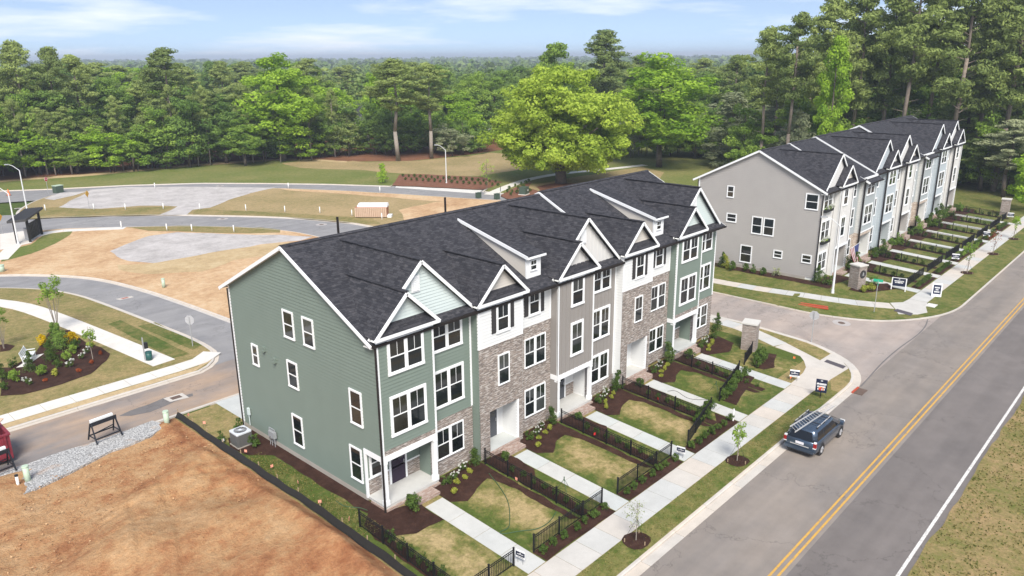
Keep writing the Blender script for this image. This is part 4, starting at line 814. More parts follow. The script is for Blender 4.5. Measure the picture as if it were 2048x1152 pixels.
def tree_px(name, key, px, topy, dist, wpx, mat, bark, label, group=None, base=None):
    if base: x, y, _ = G(*base); dist = math.hypot(x, y)
    else: x, y = at_dist(px, dist)
    h = max(3., z_at(px, topy, x, y)-zg(y)); return tree(name, key, x, y, h, wpx/2/F_PX*dist*1.02, mat, bark, label, group)
B = 'bark'; BP = 'bark_pine'
tree_px('oak_tree', 'oak0', 1140, 122, 0, 285, 'leaf_oak', B, 'huge lime green oak on the lawn beside the curving path', base=(1122, 366))
tree_px('broadleaf_tree', 'broad0', 1325, 106, 0, 200, 'leaf_bright', B, 'big round bright green tree right of the lime oak', base=(1318, 334))
tree_px('broadleaf_tree', 'broad1', 565, 106, 0, 158, 'leaf_bright', B, 'large bright green tree hanging over the left woodland edge', base=(568, 322))
tree_px('pine_tree', 'pine0', 785, 120, 0, 118, 'leaf_pine', 'bark_pale', 'pine with long pale bare trunk standing alone before the woods', base=(797, 322))
tree_px('pine_tree', 'pine1', 852, 128, 0, 100, 'leaf_pine', 'bark_pale', 'bare trunked pine just right of the lone pale pine', base=(863, 317))
tree_px('dogwood_tree', 'under0', 905, 254, 0, 75, 'leaf_grey', B, 'low pale flowering tree right of the two bare pines', base=(905, 312))
tree_px('broadleaf_tree', 'broad2', 950, 142, 205, 92, 'leaf_mid', B, 'round mid green tree between the bare pines and the oak')
tree_px('broadleaf_tree', 'broad3', 1104, 78, 190, 96, 'leaf_mid', B, 'green tree top rising behind the lime oak')
tree_px('pine_tree', 'pine2', 1205, 60, 200, 105, 'leaf_pine_dark', BP, 'tall dark pine behind the gap right of the oak')
tree_px('sweetgum_tree', 'tall0', 1655, 74, 137, 70, 'leaf_bright', B, 'narrow lime green tree standing out among the dark pines')
tree_px('young_pine', 'cone0', 1462, 182, 165, 140, 'leaf_grey', BP, 'grey green bushy young pine behind the far row end wall')
for k, (px, top, d, w, key) in enumerate([(62,84,190,82,'pine0'), (128,96,188,70,'pine3'), (172,112,192,76,'pine1'), (350,97,186,96,'pine4'), (300,160,200,70,'pine2'), (1460,112,190,75,'pine3'), (1395,118,260,70,'pine1'), (1270,112,270,60,'pine4')]):
    tree_px('pine_tree', key, px, top, d, w, ['leaf_pine', 'leaf_pine_dark'][k % 2], BP, ['tallest ragged pine near the left edge of the woods', 'second tall pine from the left edge of the woods', 'third tall pine from the left edge of the woods', 'broad ragged pine above the white roofed houses', 'pine just left of the broad ragged pine', 'pine right of the big round green tree', 'distant pine top behind the big round green tree', 'distant pine top between the oak and the round green tree'][k])
for k, (px, top, d, w) in enumerate([(1520,58,150,95), (1575,30,146,100), (1640,-6,150,110), (1700,-40,150,110), (1755,-20,152,110), (1800,-60,146,120), (1850,-30,154,110), (1905,-70,148,125), (1950,-20,158,110), (2000,-60,150,120), (2045,-30,156,120), (1545,95,170,80), (1610,70,172,90), (1680,40,176,90), (1735,60,180,90), (1780,30,176,100), (1830,40,178,100), (1880,20,178,100), (1930,50,182,100), (1985,10,180,110), (2035,40,184,110), (2085,-20,152,120), (2100,40,178,120)]):
    tree_px('tall_pine', 'pine%d' % (k % 5), px, top, d, w*.98, ['leaf_pine', 'leaf_pine_dark', 'leaf_pine'][k % 3], BP, ('%s front pine from the left in the tall stand behind the far row' % ['first', 'second', 'third', 'fourth', 'fifth', 'sixth', 'seventh', 'eighth', 'ninth', 'tenth', 'eleventh'][k]) if k < 11 else 'tall pine at the back of the stand behind the far row', 'tall pines behind the far row')
rf = random.Random(21)
for k in range(16): tree_px('woodland_tree', ['pine2', 'broad2', 'under1', 'broad3'][k % 4], -70-k*38, [130, 170, 240, 160][k % 4], 178+(k % 4)*7, 95, ['leaf_pine', 'leaf_mid', 'leaf_deep', 'leaf_mid'][k % 4], 'bark', 'green tree of the woods left of the picture', 'woods left of the picture')
gl = 'mixed green tree in the woods beyond the back street'
for k in range(64):                                          # the left woods, rank behind rank
    px = -40+(k*37.7) % 1010; row = k*37.7//1010; d0 = 178+row*13+rf.uniform(-4, 6)
    if px > 620: d0 += 10
    if row == 0: top = rf.uniform(190, 255)
    elif row == 1: top = rf.uniform(145, 190)
    else: top = rf.uniform(128, 165)
    if any(a < px < b for a, b in ((125, 225), (240, 315), (690, 725))):
        if row: continue
        top = rf.uniform(255, 285)
    key = rf.choice(['under0', 'under1', 'broad1', 'under2']) if row == 0 else rf.choice(['pine0', 'pine2', 'broad2', 'broad3', 'pine4', 'broad0', 'tall1'])
    mat = rf.choice(['leaf_pine', 'leaf_pine_dark']) if 'pine' in key else rf.choice(['leaf_mid', 'leaf_deep', 'leaf_mid', 'leaf_bright', 'leaf_deep'])
    tree_px('woodland_tree', key, px, top, d0, rf.uniform(70, 110) if 'pine' not in key else rf.uniform(70, 95), mat, B if 'pine' not in key else BP, gl, 'woods beyond the back street')
for k in range(30):                                          # low growth at the edge of the woods
    px = -20+k*34+rf.uniform(-10, 10); x, y = at_dist(px, 183+rf.uniform(0, 8)+(4 if px < 250 else 0)-(3 if px > 900 else 0))
    tree('understorey_tree', 'under%d' % (k % 3), x, y, rf.uniform(6, 11), rf.uniform(3.2, 5.), rf.choice(['leaf_deep', 'leaf_mid', 'leaf_deep', 'leaf_pine_dark']), B, 'small dark understorey tree along the left woodland edge', 'understorey along the left woodland edge')
for k in range(46):                                          # deeper ranks of the left woods
    px = -30+(k*61.3) % 1060; d = rf.uniform(225, 320)
    if any(a < px < b for a, b in ((135, 215), (245, 315), (685, 725))): d = rf.uniform(275, 330)
    key = rf.choice(['broad0', 'broad1', 'broad2', 'broad3', 'pine2', 'pine4', 'tall1']); tree_px('woodland_tree', key, px, rf.uniform(124, 152) if 'pine' not in key else rf.uniform(116, 138), d, rf.uniform(55, 88), rf.choice(['leaf_mid', 'leaf_bright', 'leaf_deep', 'leaf_mid']) if 'pine' not in key else 'leaf_pine', B, 'tree in the deeper ranks of the left woods', 'deeper ranks of the left woods')
for k in range(15):                                          # slender pines at the edge
    px = 20+k*46+rf.uniform(-22, 22); x, y = at_dist(px, 178+rf.uniform(0, 4)+(5 if px > 640 else 0)); tree('slender_pine', 'pine%d' % (k % 2), x, y, rf.uniform(10, 17), rf.uniform(1.8, 2.6), 'leaf_pine', 'bark_pale', 'slender pale stemmed pine at the left woodland edge', 'slender pines at the left woodland edge')
for k in range(34):                                          # middle woods, behind the oak
    px = 990+(k*53.3) % 560; row = k*53.3//560; d = 215+row*26+rf.uniform(-6, 8); top = [150, 135, 126, 122][int(row) % 4]+rf.uniform(-8, 18); key = rf.choice(['broad1', 'broad2', 'broad3', 'pine1', 'pine3', 'tall1'])
    tree_px('woodland_tree', key, px, top, d, rf.uniform(70, 100), rf.choice(['leaf_mid', 'leaf_deep', 'leaf_mid']) if 'pine' not in key else 'leaf_pine', B, 'mixed green tree in the woods behind the oak', 'woods behind the oak')
for k in range(44):                                          # right-hand woods below the pines
    px = 1400+(k*47.9) % 720; row = k*47.9//720; d = 152+row*12+rf.uniform(-3, 5); top = rf.uniform(170, 290) if row < 2 else rf.uniform(110, 170); key = rf.choice(['under0', 'under1', 'broad2', 'cone1', 'pine2', 'broad3', 'tall1'])
    if px < 1560: d += 30; top = max(top, 205)
    if px > 1950 and row < 1: d -= 6
    tree_px('woodland_tree', key, px, top, d, rf.uniform(70, 120), rf.choice(['leaf_mid', 'leaf_deep', 'leaf_deep', 'leaf_bright']) if key[0] in 'ubt' else rf.choice(['leaf_pine', 'leaf_pine_dark', 'leaf_grey']), B, 'green tree in the woods behind and beyond the far row', 'woods behind the far row')
for k in range(30):                                          # undergrowth closing the wood edge right of the oak and behind the far row
    px = 1215+k*20+rf.uniform(-9, 9) if k < 14 else 1480+(k-14)*37+rf.uniform(-12, 12); x, y = at_dist(px, (176 if k < 14 else 148)+rf.uniform(0, 10))
    tree('understorey_tree', 'under%d' % (k % 3), x, y, rf.uniform(7, 13), rf.uniform(3.6, 5.4), rf.choice(['leaf_deep', 'leaf_mid', 'leaf_grey', 'leaf_mid']), B, 'leafy undergrowth tree closing the wood edge right of the oak' if k < 14 else 'leafy undergrowth tree below the tall pines', 'undergrowth right of the oak' if k < 14 else 'undergrowth below the tall pines')
tree('roadside_tree', 'under1', 132.5, 18.9, 8.5, 3.6, 'leaf_bright', B, 'bright green roadside tree at the right picture edge')
# the far woods to the horizon, one mass nobody could count
def far_woods():
    rs = np.random.RandomState(5); P = []
    for n, d0, k0, m, sz in ((1800, 225, 1.05, 130, .75), (4800, 600, 1.75, 26, 2.4)):
        d = d0*np.exp(rs.uniform(0, 1, n)**.8*k0); a = YAW+rs.uniform(-1.0, .9, n); h = rs.uniform(8, 20, n)+np.clip((d-900)/2600, 0, 1)*7
        if d0 == 225: h = np.minimum(h, 14+d/60)
        R = rs.uniform(3.2, 5.5, n)*np.clip(d/700, 1, 3.); u = rs.normal(size=(n, m, 3)); u /= np.linalg.norm(u, axis=2)[:, :, None]; u[:, :, 2] = np.abs(u[:, :, 2])
        cen = np.stack([d*np.cos(a), d*np.sin(a), h*.45], 1)[:, None, :]+u*np.stack([R, R, h*.55], 1)[:, None, :]*rs.uniform(.55, 1, (n, m, 1))
        s = np.repeat(np.clip(d/700, 1, 3.)*sz, m)[:, None]*rs.uniform(.6, 1.3, (n*m, 1)); cen = cen.reshape(-1, 3); N = len(cen)
        nrm = u.reshape(-1, 3)+rs.normal(size=(N, 3))*.5; nrm /= np.linalg.norm(nrm, axis=1)[:, None]; t = np.cross(nrm, rs.normal(size=(N, 3))); t /= np.linalg.norm(t, axis=1)[:, None]; b = np.cross(nrm, t)
        V = np.stack([cen-t*s, cen+b*s*.8, cen+t*s, cen-b*s*.8], 1).reshape(-1, 3); P.append((V, np.arange(4*N).reshape(-1, 4), np.repeat(np.clip(np.repeat(rs.uniform(0, 1, n)**1.3, m)*.85+rs.uniform(0, .15, N), 0, 1), 4)))
    o = obj('far_woods', leaf_mesh('far_woods', P), 'leaf_far'); stuff(o); o['label'] = 'woods stretching to the horizon'; o['category'] = 'woods'
far_woods()

# ------------------------------------------------------------------ shrubs and small plants
def shrub_proto(kind, seed):
    rs = np.random.RandomState(seed); st = MB(); fl = None
    if kind == 'round': cc = clumps(rs, 16, (0,0,.34), (.30,.30,.27), .5, .1); P = [leaves(rs, cc, np.full((16, 3), .13), 42, .055)]; st.tube([(0,0,0), (0,0,.4)], .02, .01, 5)
    elif kind == 'loose': cc = clumps(rs, 12, (0,0,.36), (.26,.26,.30), .3, .25); P = [leaves(rs, cc, np.full((12, 3), .12), 26, .06, 1.8)]; st.tube([(0,0,0), (.03,0,.5)], .02, .006, 5); st.tube([(0,0,0), (-.1,.06,.45)], .015, .006, 5)
    elif kind == 'tuft': cc = clumps(rs, 7, (0,0,.14), (.15,.15,.10), .3, .2); P = [leaves(rs, cc, np.full((7, 3), .08), 24, .05, 2.6)]; st.tube([(0,0,0), (0,0,.15)], .01, .005, 4)
    elif kind == 'column': cc = np.array([(rs.normal(0, .12), rs.normal(0, .12), z) for z in np.linspace(.15, 1.35, 20)]); P = [leaves(rs, cc, np.tile([.26,.26,.16], (20, 1))*np.linspace(1.1, .55, 20)[:, None], 46, .065)]; st.tube([(0,0,0), (0,0,1.3)], .025, .01, 5)
    elif kind == 'cone': cc = np.array([(rs.normal(0, .55*(1-z/2.1)*.5), rs.normal(0, .55*(1-z/2.1)*.5), z) for z in np.linspace(.15, 1.95, 34)]); P = [leaves(rs, cc, np.tile([.45,.45,.2], (34, 1))*np.linspace(1.15, .3, 34)[:, None], 60, .07)]; st.tube([(0,0,0), (0,0,1.8)], .04, .01, 5)
    elif kind == 'rose':
        cc = clumps(rs, 9, (0,0,.30), (.24,.24,.20), .3, .2); P = [leaves(rs, cc, np.full((9, 3), .10), 22, .05)]; st.tube([(0,0,0), (0,0,.3)], .015, .008, 4); c2 = clumps(rs, 9, (0,0,.40), (.28,.28,.16), .6, .2); fl = leaf_mesh('blossom', [leaves(rs, c2, np.full((9, 3), .035), 12, .06)])
    elif kind == 'sapling':
        cc = clumps(rs, 22, (0,0,2.05), (.55,.55,.95), .25, .25); P = [leaves(rs, cc, np.full((22, 3), .20), 24, .09)]; st.tube([(0,0,0), (.02,.02,1.4), (0,0,2.8)], .035, .01, 6)
        for q in cc[::2]: st.tube([(0, 0, q[2]-.35), tuple(q)], .010, .004, 4)
    elif kind == 'sparse':
        cc = clumps(rs, 26, (0,0,1.9), (.62,.62,.95), .3, .3); P = [leaves(rs, cc, np.full((26, 3), .20), 8, .075)]; st.tube([(0,0,0), (.02,.02,1.2), (0,0,2.7)], .032, .008, 6)
        for q in cc: st.tube([(0, 0, q[2]-.35), tuple(q)], .009, .003, 4)
    elif kind == 'myrtle':
        cc = clumps(rs, 20, (0,0,3.5), (1.0,1.0,1.2), .3, .3); P = [leaves(rs, cc, np.full((20, 3), .32), 34, .12)]
        for q in cc[::2]: st.tube([(rs.normal(0, .05), rs.normal(0, .05), 0), (q[0]*.45, q[1]*.45, 1.6), tuple(q)], .03, .008, 5)
    return leaf_mesh('foliage', P), st.mesh('stem'), fl
SH = {k: shrub_proto(k, 40+i) for i, k in enumerate(('round', 'loose', 'tuft', 'column', 'cone', 'rose', 'sapling', 'sparse', 'myrtle'))}
def plant(name, kind, x, y, mat, label, group=None, s=1., cat='shrub', bark='bark', z=None, petal='leaf_white'):
    f, st, fl = SH[kind]; t = thing(name, label, cat, (x, y, (zg(y)+.015) if z is None else z), random.uniform(0, 6.28), group); k = s*random.uniform(.85, 1.15); t.scale = (k, k, k*random.uniform(.9, 1.1))
    shared('stem', st, bark, t); shared('foliage', f, mat, t)
    if fl is not None: shared('blossom', fl, petal, t)
    return t
R_ = random.Random(9)
hn = ['the sage green end house', 'the left brick house', 'the grey batten house', 'the right brick house', 'the green corner house']
for k in range(N1):
    a = U0+UW*k; h = hn[k]
    if k:
        for j in range(7): plant('shrub', R_.choice(['round', 'loose']), a+.42+R_.uniform(-.08, .1), 21.0+j*.78, 'leaf_shrub', 'small dark shrub beside the walkway of '+h, 'shrubs beside the walkway of '+h, .66)
    if k < 3:
        for j in range(7): plant('shrub', 'round', a+3.2+j*.80+R_.uniform(-.1, .1), 19.95+R_.uniform(-.06, .06), 'leaf_shrub', 'round green shrub between pavement and iron fence of '+h, 'shrubs at the pavement before '+h, .74)
    plant('holly', 'column', a+UW-.62, 27.55, 'leaf_shrub', 'upright leafy shrub against the facade right of '+h+"'s windows")
    for j, (dx, dv) in enumerate(((3.5, 26.5), (4.15, 26.9), (4.9, 27.05), (5.5, 27.3))): plant('perennial', 'tuft', a+dx, dv, 'leaf_lime', 'lime tuft in the mulch before '+h, 'lime tufts before '+h, 1.15, 'plant')
    for j, (dx, dv) in enumerate(((4.4, 27.35), (5.35, 27.75))): plant('white_rose', 'rose', a+dx, dv, 'leaf_shrub', 'white flowering bush before '+h, 'white flowering bushes before '+h, 1.)
    plant('shrub', 'loose', a+3.75, 27.3, 'leaf_shrub', 'low dark shrub beside the porch of '+h, None, 1.)
    plant('boxwood', 'round', a+1.05, 26.75, 'leaf_shrub', 'rounded bush at the porch step of '+h, None, 1.35 if k == 0 else 1.1)
for j in range(8): plant('shrub', 'loose', 18.95, 20.6+j*.72, 'leaf_shrub', 'shrub inside the fence beside the dug lot', 'shrubs inside the fence beside the dug lot', .95)
for (px, py) in ((1395,822),(1402,815),(1408,806),(1415,797),(1421,790)): x, y, z = G(px, py+28); plant('shrub', 'round', x, y, 'leaf_shrub', 'bush before the slanting fence near the standing white pipe', 'bushes before the slanting fence of the right brick house', 1.1)
for (px, py) in ((1448,800),(1455,792),(1462,783),(1469,774),(1476,766),(1487,755)): x, y, z = G(px, py); plant('shrub', 'round', x, y, 'leaf_shrub', 'dense bush before the fence of the green corner house', 'bushes before the fence of the corner house', 1.2)
for (px, py) in ((1512,735),(1518,727),(1524,719)): x, y, z = G(px, py); plant('shrub', 'round', x, y, 'leaf_shrub', 'dense bush at the foot of the near stone pillar', 'bushes at the near stone pillar', 1.4)
plant('holly', 'cone', 55.6, 28.3, 'leaf_shrub', 'pointed evergreen at the right end of the near row', None, .85)
for (px, py, kd, m, lab, s) in ((478,866,'loose','leaf_shrub','shrub beyond the air conditioner by the side lawn',1.2), (443,884,'loose','leaf_shrub','shrub left of the air conditioner',1.2), (510,893,'loose','leaf_shrub','shrub between the air conditioner and the gas meter',1.3)):
    x, y, z = G(px, py); plant('shrub', kd, x, y, m, lab, None, s)
for k in range(N2):
    a = U2+UW2*k
    for j in range(6): plant('shrub', R_.choice(['round', 'loose']), a+UW2+.95, 21.2+j*.9, 'leaf_shrub', 'small shrub along a garden fence of the far row', 'shrubs along the far row fences', .9)
    if k < N2-1:
        for j in range(6): plant('shrub', 'round', a+5.8+j*.85, 20.0, 'leaf_shrub', 'low shrub between pavement and fence of the far row', 'shrubs at the pavement of the far row', .9)
    for j in range(4): plant('shrub', R_.choice(['round', 'loose', 'round', 'column']), a+UW2-.3+j*.9, 26.9+R_.uniform(-.4, .4), R_.choice(['leaf_shrub', 'leaf_deep']), 'dark bush at the facade of the far row', 'bushes at the far row facade', 1.5)
for (px, py, kd, m, lab, s) in ((1635,565,'cone','leaf_shrub','pointed evergreen at the front corner of the taupe wall',.95), (1445,533,'cone','leaf_shrub','slim dark evergreen at the back foot of the taupe wall',.75), (1452,538,'column','leaf_lime','golden upright shrub along the taupe wall',1.2), (1463,542,'round','leaf_shrub','round bush right of the golden shrub at the taupe wall',1.7), (1490,543,'round','leaf_shrub','fourth bush along the taupe wall',1.2), (1506,546,'loose','leaf_shrub','fifth bush along the taupe wall',1.2), (1525,551,'round','leaf_shrub','sixth bush along the taupe wall',1.2), (1552,552,'loose','leaf_grey','greyish bush near the front of the taupe wall',1.4), (1655,570,'loose','leaf_shrub','bush before the flower box windows',1.6), (1724,584,'tuft','leaf_lime','yellow green tuft left at the emblem pillar',2.6), (1742,583,'tuft','leaf_lime','yellow green tuft right at the emblem pillar',2.6), (1748,570,'round','leaf_deep','dark bush right of the emblem pillar',1.5)):
    x, y, z = G(px, py); plant('shrub', kd, x, y, m, lab, None, s)
# the park bed
for (px, py, kd, m, lab, s) in ((103,722,'cone','leaf_shrub','tallest evergreen in the park bed beside the bench',1.45), (122,700,'cone','leaf_deep','evergreen behind the tallest one in the park bed',1.35), (62,742,'cone','leaf_shrub','evergreen before the white bench',1.15), (85,692,'round','leaf_yellow','left bright yellow shrub in the park bed',1.9), (145,688,'round','leaf_yellow','right bright yellow shrub in the park bed',1.9), (112,690,'cone','leaf_deep','dark evergreen between the two yellow shrubs',1.3), (150,700,'round','leaf_shrub','bush right of the right yellow shrub',1.8), (135,722,'round','leaf_mid','mid green bush before the tall evergreens',1.7), (148,708,'round','leaf_mid','bush beside the mid green bush in the park bed',1.6), (117,736,'round','leaf_shrub','low bush near the front of the park bed',1.5), (84,751,'round','leaf_mid','light bush at the front of the park bed',1.6), (32,764,'round','leaf_mid','bush at the front left of the park bed',1.7), (10,780,'round','leaf_shrub','bush nearest the alley walk in the park bed',1.5), (26,735,'loose','leaf_shrub','loose bush left of the bench',1.9), (3,760,'cone','leaf_shrub','evergreen at the left picture edge in the park bed',1.1), (173,708,'rose','leaf_shrub','white flowering bush at the far right of the park bed',1.7), (164,718,'rose','leaf_shrub','second white flowering bush of the park bed',1.7), (140,735,'rose','leaf_shrub','white flowering bush in the middle of the park bed',1.9), (57,771,'rose','leaf_shrub','white flowering bush at the park bed front',1.7), (113,750,'tuft','leaf_lime','lime tuft at the park bed front',2.8), (180,694,'tuft','leaf_lime','lime tuft at the back of the park bed',2.6), (200,711,'tuft','leaf_rust','red low plant at the right tip of the park bed',2.4), (158,744,'tuft','leaf_rust','red low plant near the park bed front',2.4), (182,728,'tuft','leaf_rust','rusty low plant under the small park tree',2.2), (92,764,'tuft','leaf_rust','rusty low plant at the park bed edge',2.)):
    x, y, z = G(px, py); plant('park_plant', kd, x, y, m, lab, None, s*(.5 if m == 'leaf_rust' else .72), petal='leaf_white')
x, y, z = G(115, 665); plant('crape_myrtle', 'myrtle', x, y, 'leaf_mid', 'multi stemmed young tree behind the park bed', None, 1.05, 'tree', 'bark_pale')
x, y, z = G(8, 697); plant('crape_myrtle', 'myrtle', x, y, 'leaf_mid', 'multi stemmed young tree at the left picture edge', None, .85, 'tree', 'bark_pale')
x, y, z = G(186, 719); plant('young_tree', 'sapling', x, y, 'leaf_mid', 'single stemmed young tree at the right of the park bed', None, 1.15, 'tree', 'bark_pale')
def street_tree(px, py, kd, mat, lab, s=1.):
    x, y, z = G(px, py); t = plant('street_tree', kd, x, y, mat, lab, None, s, 'tree', 'bark_pale'); sheet('tree_pit', wob([(x+.75*math.cos(i*.524), y+.62*math.sin(i*.524)) for i in range(12)], .08, .3, int(px)), .03, 'mulch')
    for i in range(3):
        a = i*2.1+.4; q = thing('guy_stake', 'wooden guy stake and strap of the '+lab, 'stake', (x+.62*math.cos(a), y+.55*math.sin(a), z), 0, 'guy stakes of the '+lab)
        MB().box(-.02, -.02, -.02, .02, .02, .22).build('stake', 'wood_stake', q); MB().tube([(0, 0, .2), (-.62*math.cos(a), -.55*math.sin(a), 1.25)], .008, n=4).build('strap', 'cable', q)
street_tree(1474, 922, 'sapling', 'leaf_mid', 'leafy street tree behind the parked van', 1.05); street_tree(1272, 1081, 'sparse', 'leaf_grey', 'sparse street tree at the bottom of the pavement', .95)
street_tree(1934, 546, 'sapling', 'leaf_mid', 'leafy street tree nearest the sandwich board', 1.25); street_tree(1986, 508, 'sparse', 'leaf_rust', 'bare reddish street tree of the far row', 1.2); street_tree(2027, 478, 'sapling', 'leaf_bright', 'leafy street tree at the right picture edge', 1.2)
x, y, z = G(765, 366); plant('young_tree', 'column', x, y, 'leaf_bright', 'slim young tree left of the parking bay', None, 2.6, 'tree'); x, y, z = G(974, 383); plant('young_tree', 'sparse', x, y, 'leaf_bright', 'thin young tree right of the parking bay', None, 1.9, 'tree')
for k in range(34):
    f = (k % 17)/16; px = 806+f*185+(k//17)*5; py = 353.5+f*12+(k//17)*7
    x, y, z = G(px, py); plant('bed_shrub', 'round', x, y, 'leaf_shrub', 'tiny shrub in the red mulch behind the parking bay', 'shrubs behind the parking bay', .95)
for (px, py) in ((1015,385),(1018,379),(1024,386),(1030,373),(1037,378),(1043,371),(1052,368),(1047,376),(1057,364),(1034,387),(1022,391),(1060,384)):
    x, y, z = G(px, py); plant('bed_shrub', 'round', x, y, 'leaf_shrub', 'tiny shrub in the red mulch by the transformer', 'shrubs by the transformer', .95)

# loose clods on the dug lot and grass blades on the nearest turf, too many to count
def scatter(name, mat, n, box, size, seed, zoff, flat=False, label=''):
    rs = np.random.RandomState(seed); x = rs.uniform(box[0], box[1], n); y = rs.uniform(box[2], box[3], n); keep = (np.sin(x*1.7+y*.9)+np.sin(y*2.3-x*.6)+rs.normal(0, 1, n)) > -.6; x, y = x[keep], y[keep]; N = len(x)
    z = np.vectorize(zg)(y)+zoff; p = np.stack([x, y, z], 1); nr = rs.normal(size=(N, 3)); nr[:, 2] *= (3 if flat else .35); nr /= np.linalg.norm(nr, axis=1)[:, None]; t = np.cross(nr, rs.normal(size=(N, 3))); t /= np.linalg.norm(t, axis=1)[:, None]; b = np.cross(nr, t); k = size*rs.uniform(.5, 1.5, N)[:, None]
    V = np.stack([p-t*k, p+b*k, p+t*k, p-b*k], 1).reshape(-1, 3); o = obj(name, leaf_mesh(name, [(V, np.arange(4*N).reshape(-1, 4), np.repeat(rs.uniform(0, 1, N), 4))]), mat); stuff(o); o['label'] = label; o['category'] = name.split('_')[0]
leaf('blade', (.09,.115,.026), (.36,.28,.12), .3); leaf('clod', (.20,.085,.04), (.55,.36,.20), .0)
scatter('grass_blades', 'blade', 26000, (29, 75, -6, 6.75), .045, 1, -.07, label='rough grass along the far side of the road')
scatter('grass_blades', 'blade', 3500, (23, 50, 16.6, 17.84), .025, 2, .02, label='turf strip between pavement and kerb')
scatter('grass_blades', 'blade', 5000, (17.95, 19.4, 26.6, 38), .03, 3, .02, label='turf strip beside the green end wall')
scatter('dirt_clods', 'clod', 5500, (2, 17.5, 19, 44), .038, 4, .185, True, label='loose clods scattered over the dug lot')

# ------------------------------------------------------------------ iron fences
PICK = MB().box(-.009, -.009, .06, .009, .009, .90).mesh('picket'); POST = MB().box(-.032, -.032, -.1, .032, .032, .97).box(-.042, -.042, .97, .042, .042, 1.0).mesh('post'); PICK.materials.append(MAT['iron']); POST.materials.append(MAT['iron'])
def fence(runs, label, group=None, joined=False):
    x0, y0 = runs[0][0]; t = thing('iron_fence', label, 'fence', (x0, y0, zg(y0)), 0, group); seen = set()
    for (a, b) in runs:
        L = math.hypot(b[0]-a[0], b[1]-a[1]); n = max(1, round(L/1.85)); P = lambda s: (a[0]+(b[0]-a[0])*s-x0, a[1]+(b[1]-a[1])*s-y0, zg(a[1]+(b[1]-a[1])*s)-zg(y0))
        for i in range(n+1):
            q = P(i/n); key = (round(q[0], 1), round(q[1], 1))
            if key not in seen: seen.add(key); obj('post', POST, None, t, q)
        for i in range(n):
            for h in (.12, .78, .89):
                A, B_ = P(i/n), P((i+1)/n); MB().bar((A[0], A[1], A[2]+h), (B_[0], B_[1], B_[2]+h), .028, .028).build('rail', 'iron', t)
        m = int(L/.112); J = MB()
        for i in range(1, m):
            q = P(i/m)
            if joined: J.box(q[0]-.01, q[1]-.01, q[2]+.06, q[0]+.01, q[1]+.01, q[2]+.90)
            else: obj('picket', PICK, None, t, q)
        if joined: stuff(J.build('pickets', 'iron', t))
    return t
x_ = lambda k: U0+UW*k
fence([((18.6, 27.6), (18.6, 20.35)), ((18.6, 20.35), (21.85, 20.35))], 'black iron fence between the dug lot and the first walkway')
for k in (1, 2): fence([((x_(k)-.06, 27.3), (x_(k)-.06, 20.35)), ((x_(k-1)+2.95, 20.35), (x_(k)-.06, 20.35)), ((x_(k)-.06, 20.35), (x_(k)+1.55, 20.35))], 'black iron fence between %s and %s' % (hn[k-1], hn[k]))
fence([((x_(3)-.06, 27.4), (x_(3)-.06, 21.15)), ((37.3, 20.35), (x_(3)-.06, 21.15)), ((x_(3)-.06, 21.15), (42.15, 21.5))], 'black iron fence between the grey batten and right brick houses')
fence([((x_(4)-.06, 27.6), (x_(4)-.06, 22.6)), ((43.9, 21.8), (x_(4)-.06, 22.6)), ((x_(4)-.06, 22.6), (49.0, 23.0))], 'black iron fence between the right brick house and the corner house')
fence([((50.7, 23.4), (53.1, 24.0))], 'short black iron fence joining the near stone pillar')
for k in range(1, N2+1):
    a = U2+UW2*k+.65; fence([((a, 27.6), (a, 20.9)), ((a-2.3, 20.9), (a, 20.9)), ((a, 20.9), (a+3.3, 20.9))] if k < N2 else [((a, 27.6), (a, 20.9)), ((a-2.3, 20.9), (a, 20.9))], '%s black iron garden fence of the far row counted from the corner street' % ['first','second','third','fourth','fifth','sixth','last'][k-1], None, True)

# ------------------------------------------------------------------ pillars, signs, lamps
def blocks(par, x0, x1, y, z, h, n, seed, mat='sign_white', name='lettering'):    # lettering too blurred to read: a line of letter-sized marks
    r = random.Random(seed); m = MB(); x = x0; w = (x1-x0)/n
    for i in range(n): m.box(x+w*.08, y-.004, z+h*r.choice([0, 0, .1]), x+w*r.uniform(.72, .92), y, z+h*r.choice([1, 1, .85])); x += w
    return m.build(name, mat, par)
def text(par, s, size, loc, mat, rz=0., name='lettering'):
    c = bpy.data.curves.new('t', 'FONT'); c.body = s; c.size = size; c.align_x = 'CENTER'; c.align_y = 'CENTER'; c.extrude = .003; o = bpy.data.objects.new('t', c); COL.objects.link(o); bpy.context.view_layer.update()
    me = bpy.data.meshes.new_from_object(o.evaluated_get(bpy.context.evaluated_depsgraph_get())); bpy.data.objects.remove(o); me.materials.clear(); q = obj(name, me, mat, par, loc); q.rotation_euler = (math.pi/2, 0, rz); return q
def pillar(x, y, rz, label, h=2.15, emblem=False):
    t = thing('stone_pillar', label, 'pillar', (x, y, zg(y)), rz); MB().box(-.55, -.55, -.2, .55, .55, h).build('shaft', 'pillar_stone', t); MB().box(-.62, -.62, h, .62, .62, h+.12).build('cap', 'stone_cap', t)
    if emblem:
        m = MB().cyl((0, -.55, h*.66), (0, -.60, h*.66), .40, n=24).build('plaque', 'black_plastic', t); MB().cyl((0, -.602, h*.66), (0, -.61, h*.66), .36, .34, n=24).build('ring', 'shutter', m); MB().add([(-.10,-.613,h*.66-.05), (.10,-.613,h*.66-.05), (.03,-.613,h*.66+.2), (-.03,-.613,h*.66+.2)], [(0,1,2,3)]).box(-.14, -.616, h*.66-.14, .14, -.611, h*.66-.09).build('mark', 'galvanised', m)
    return t
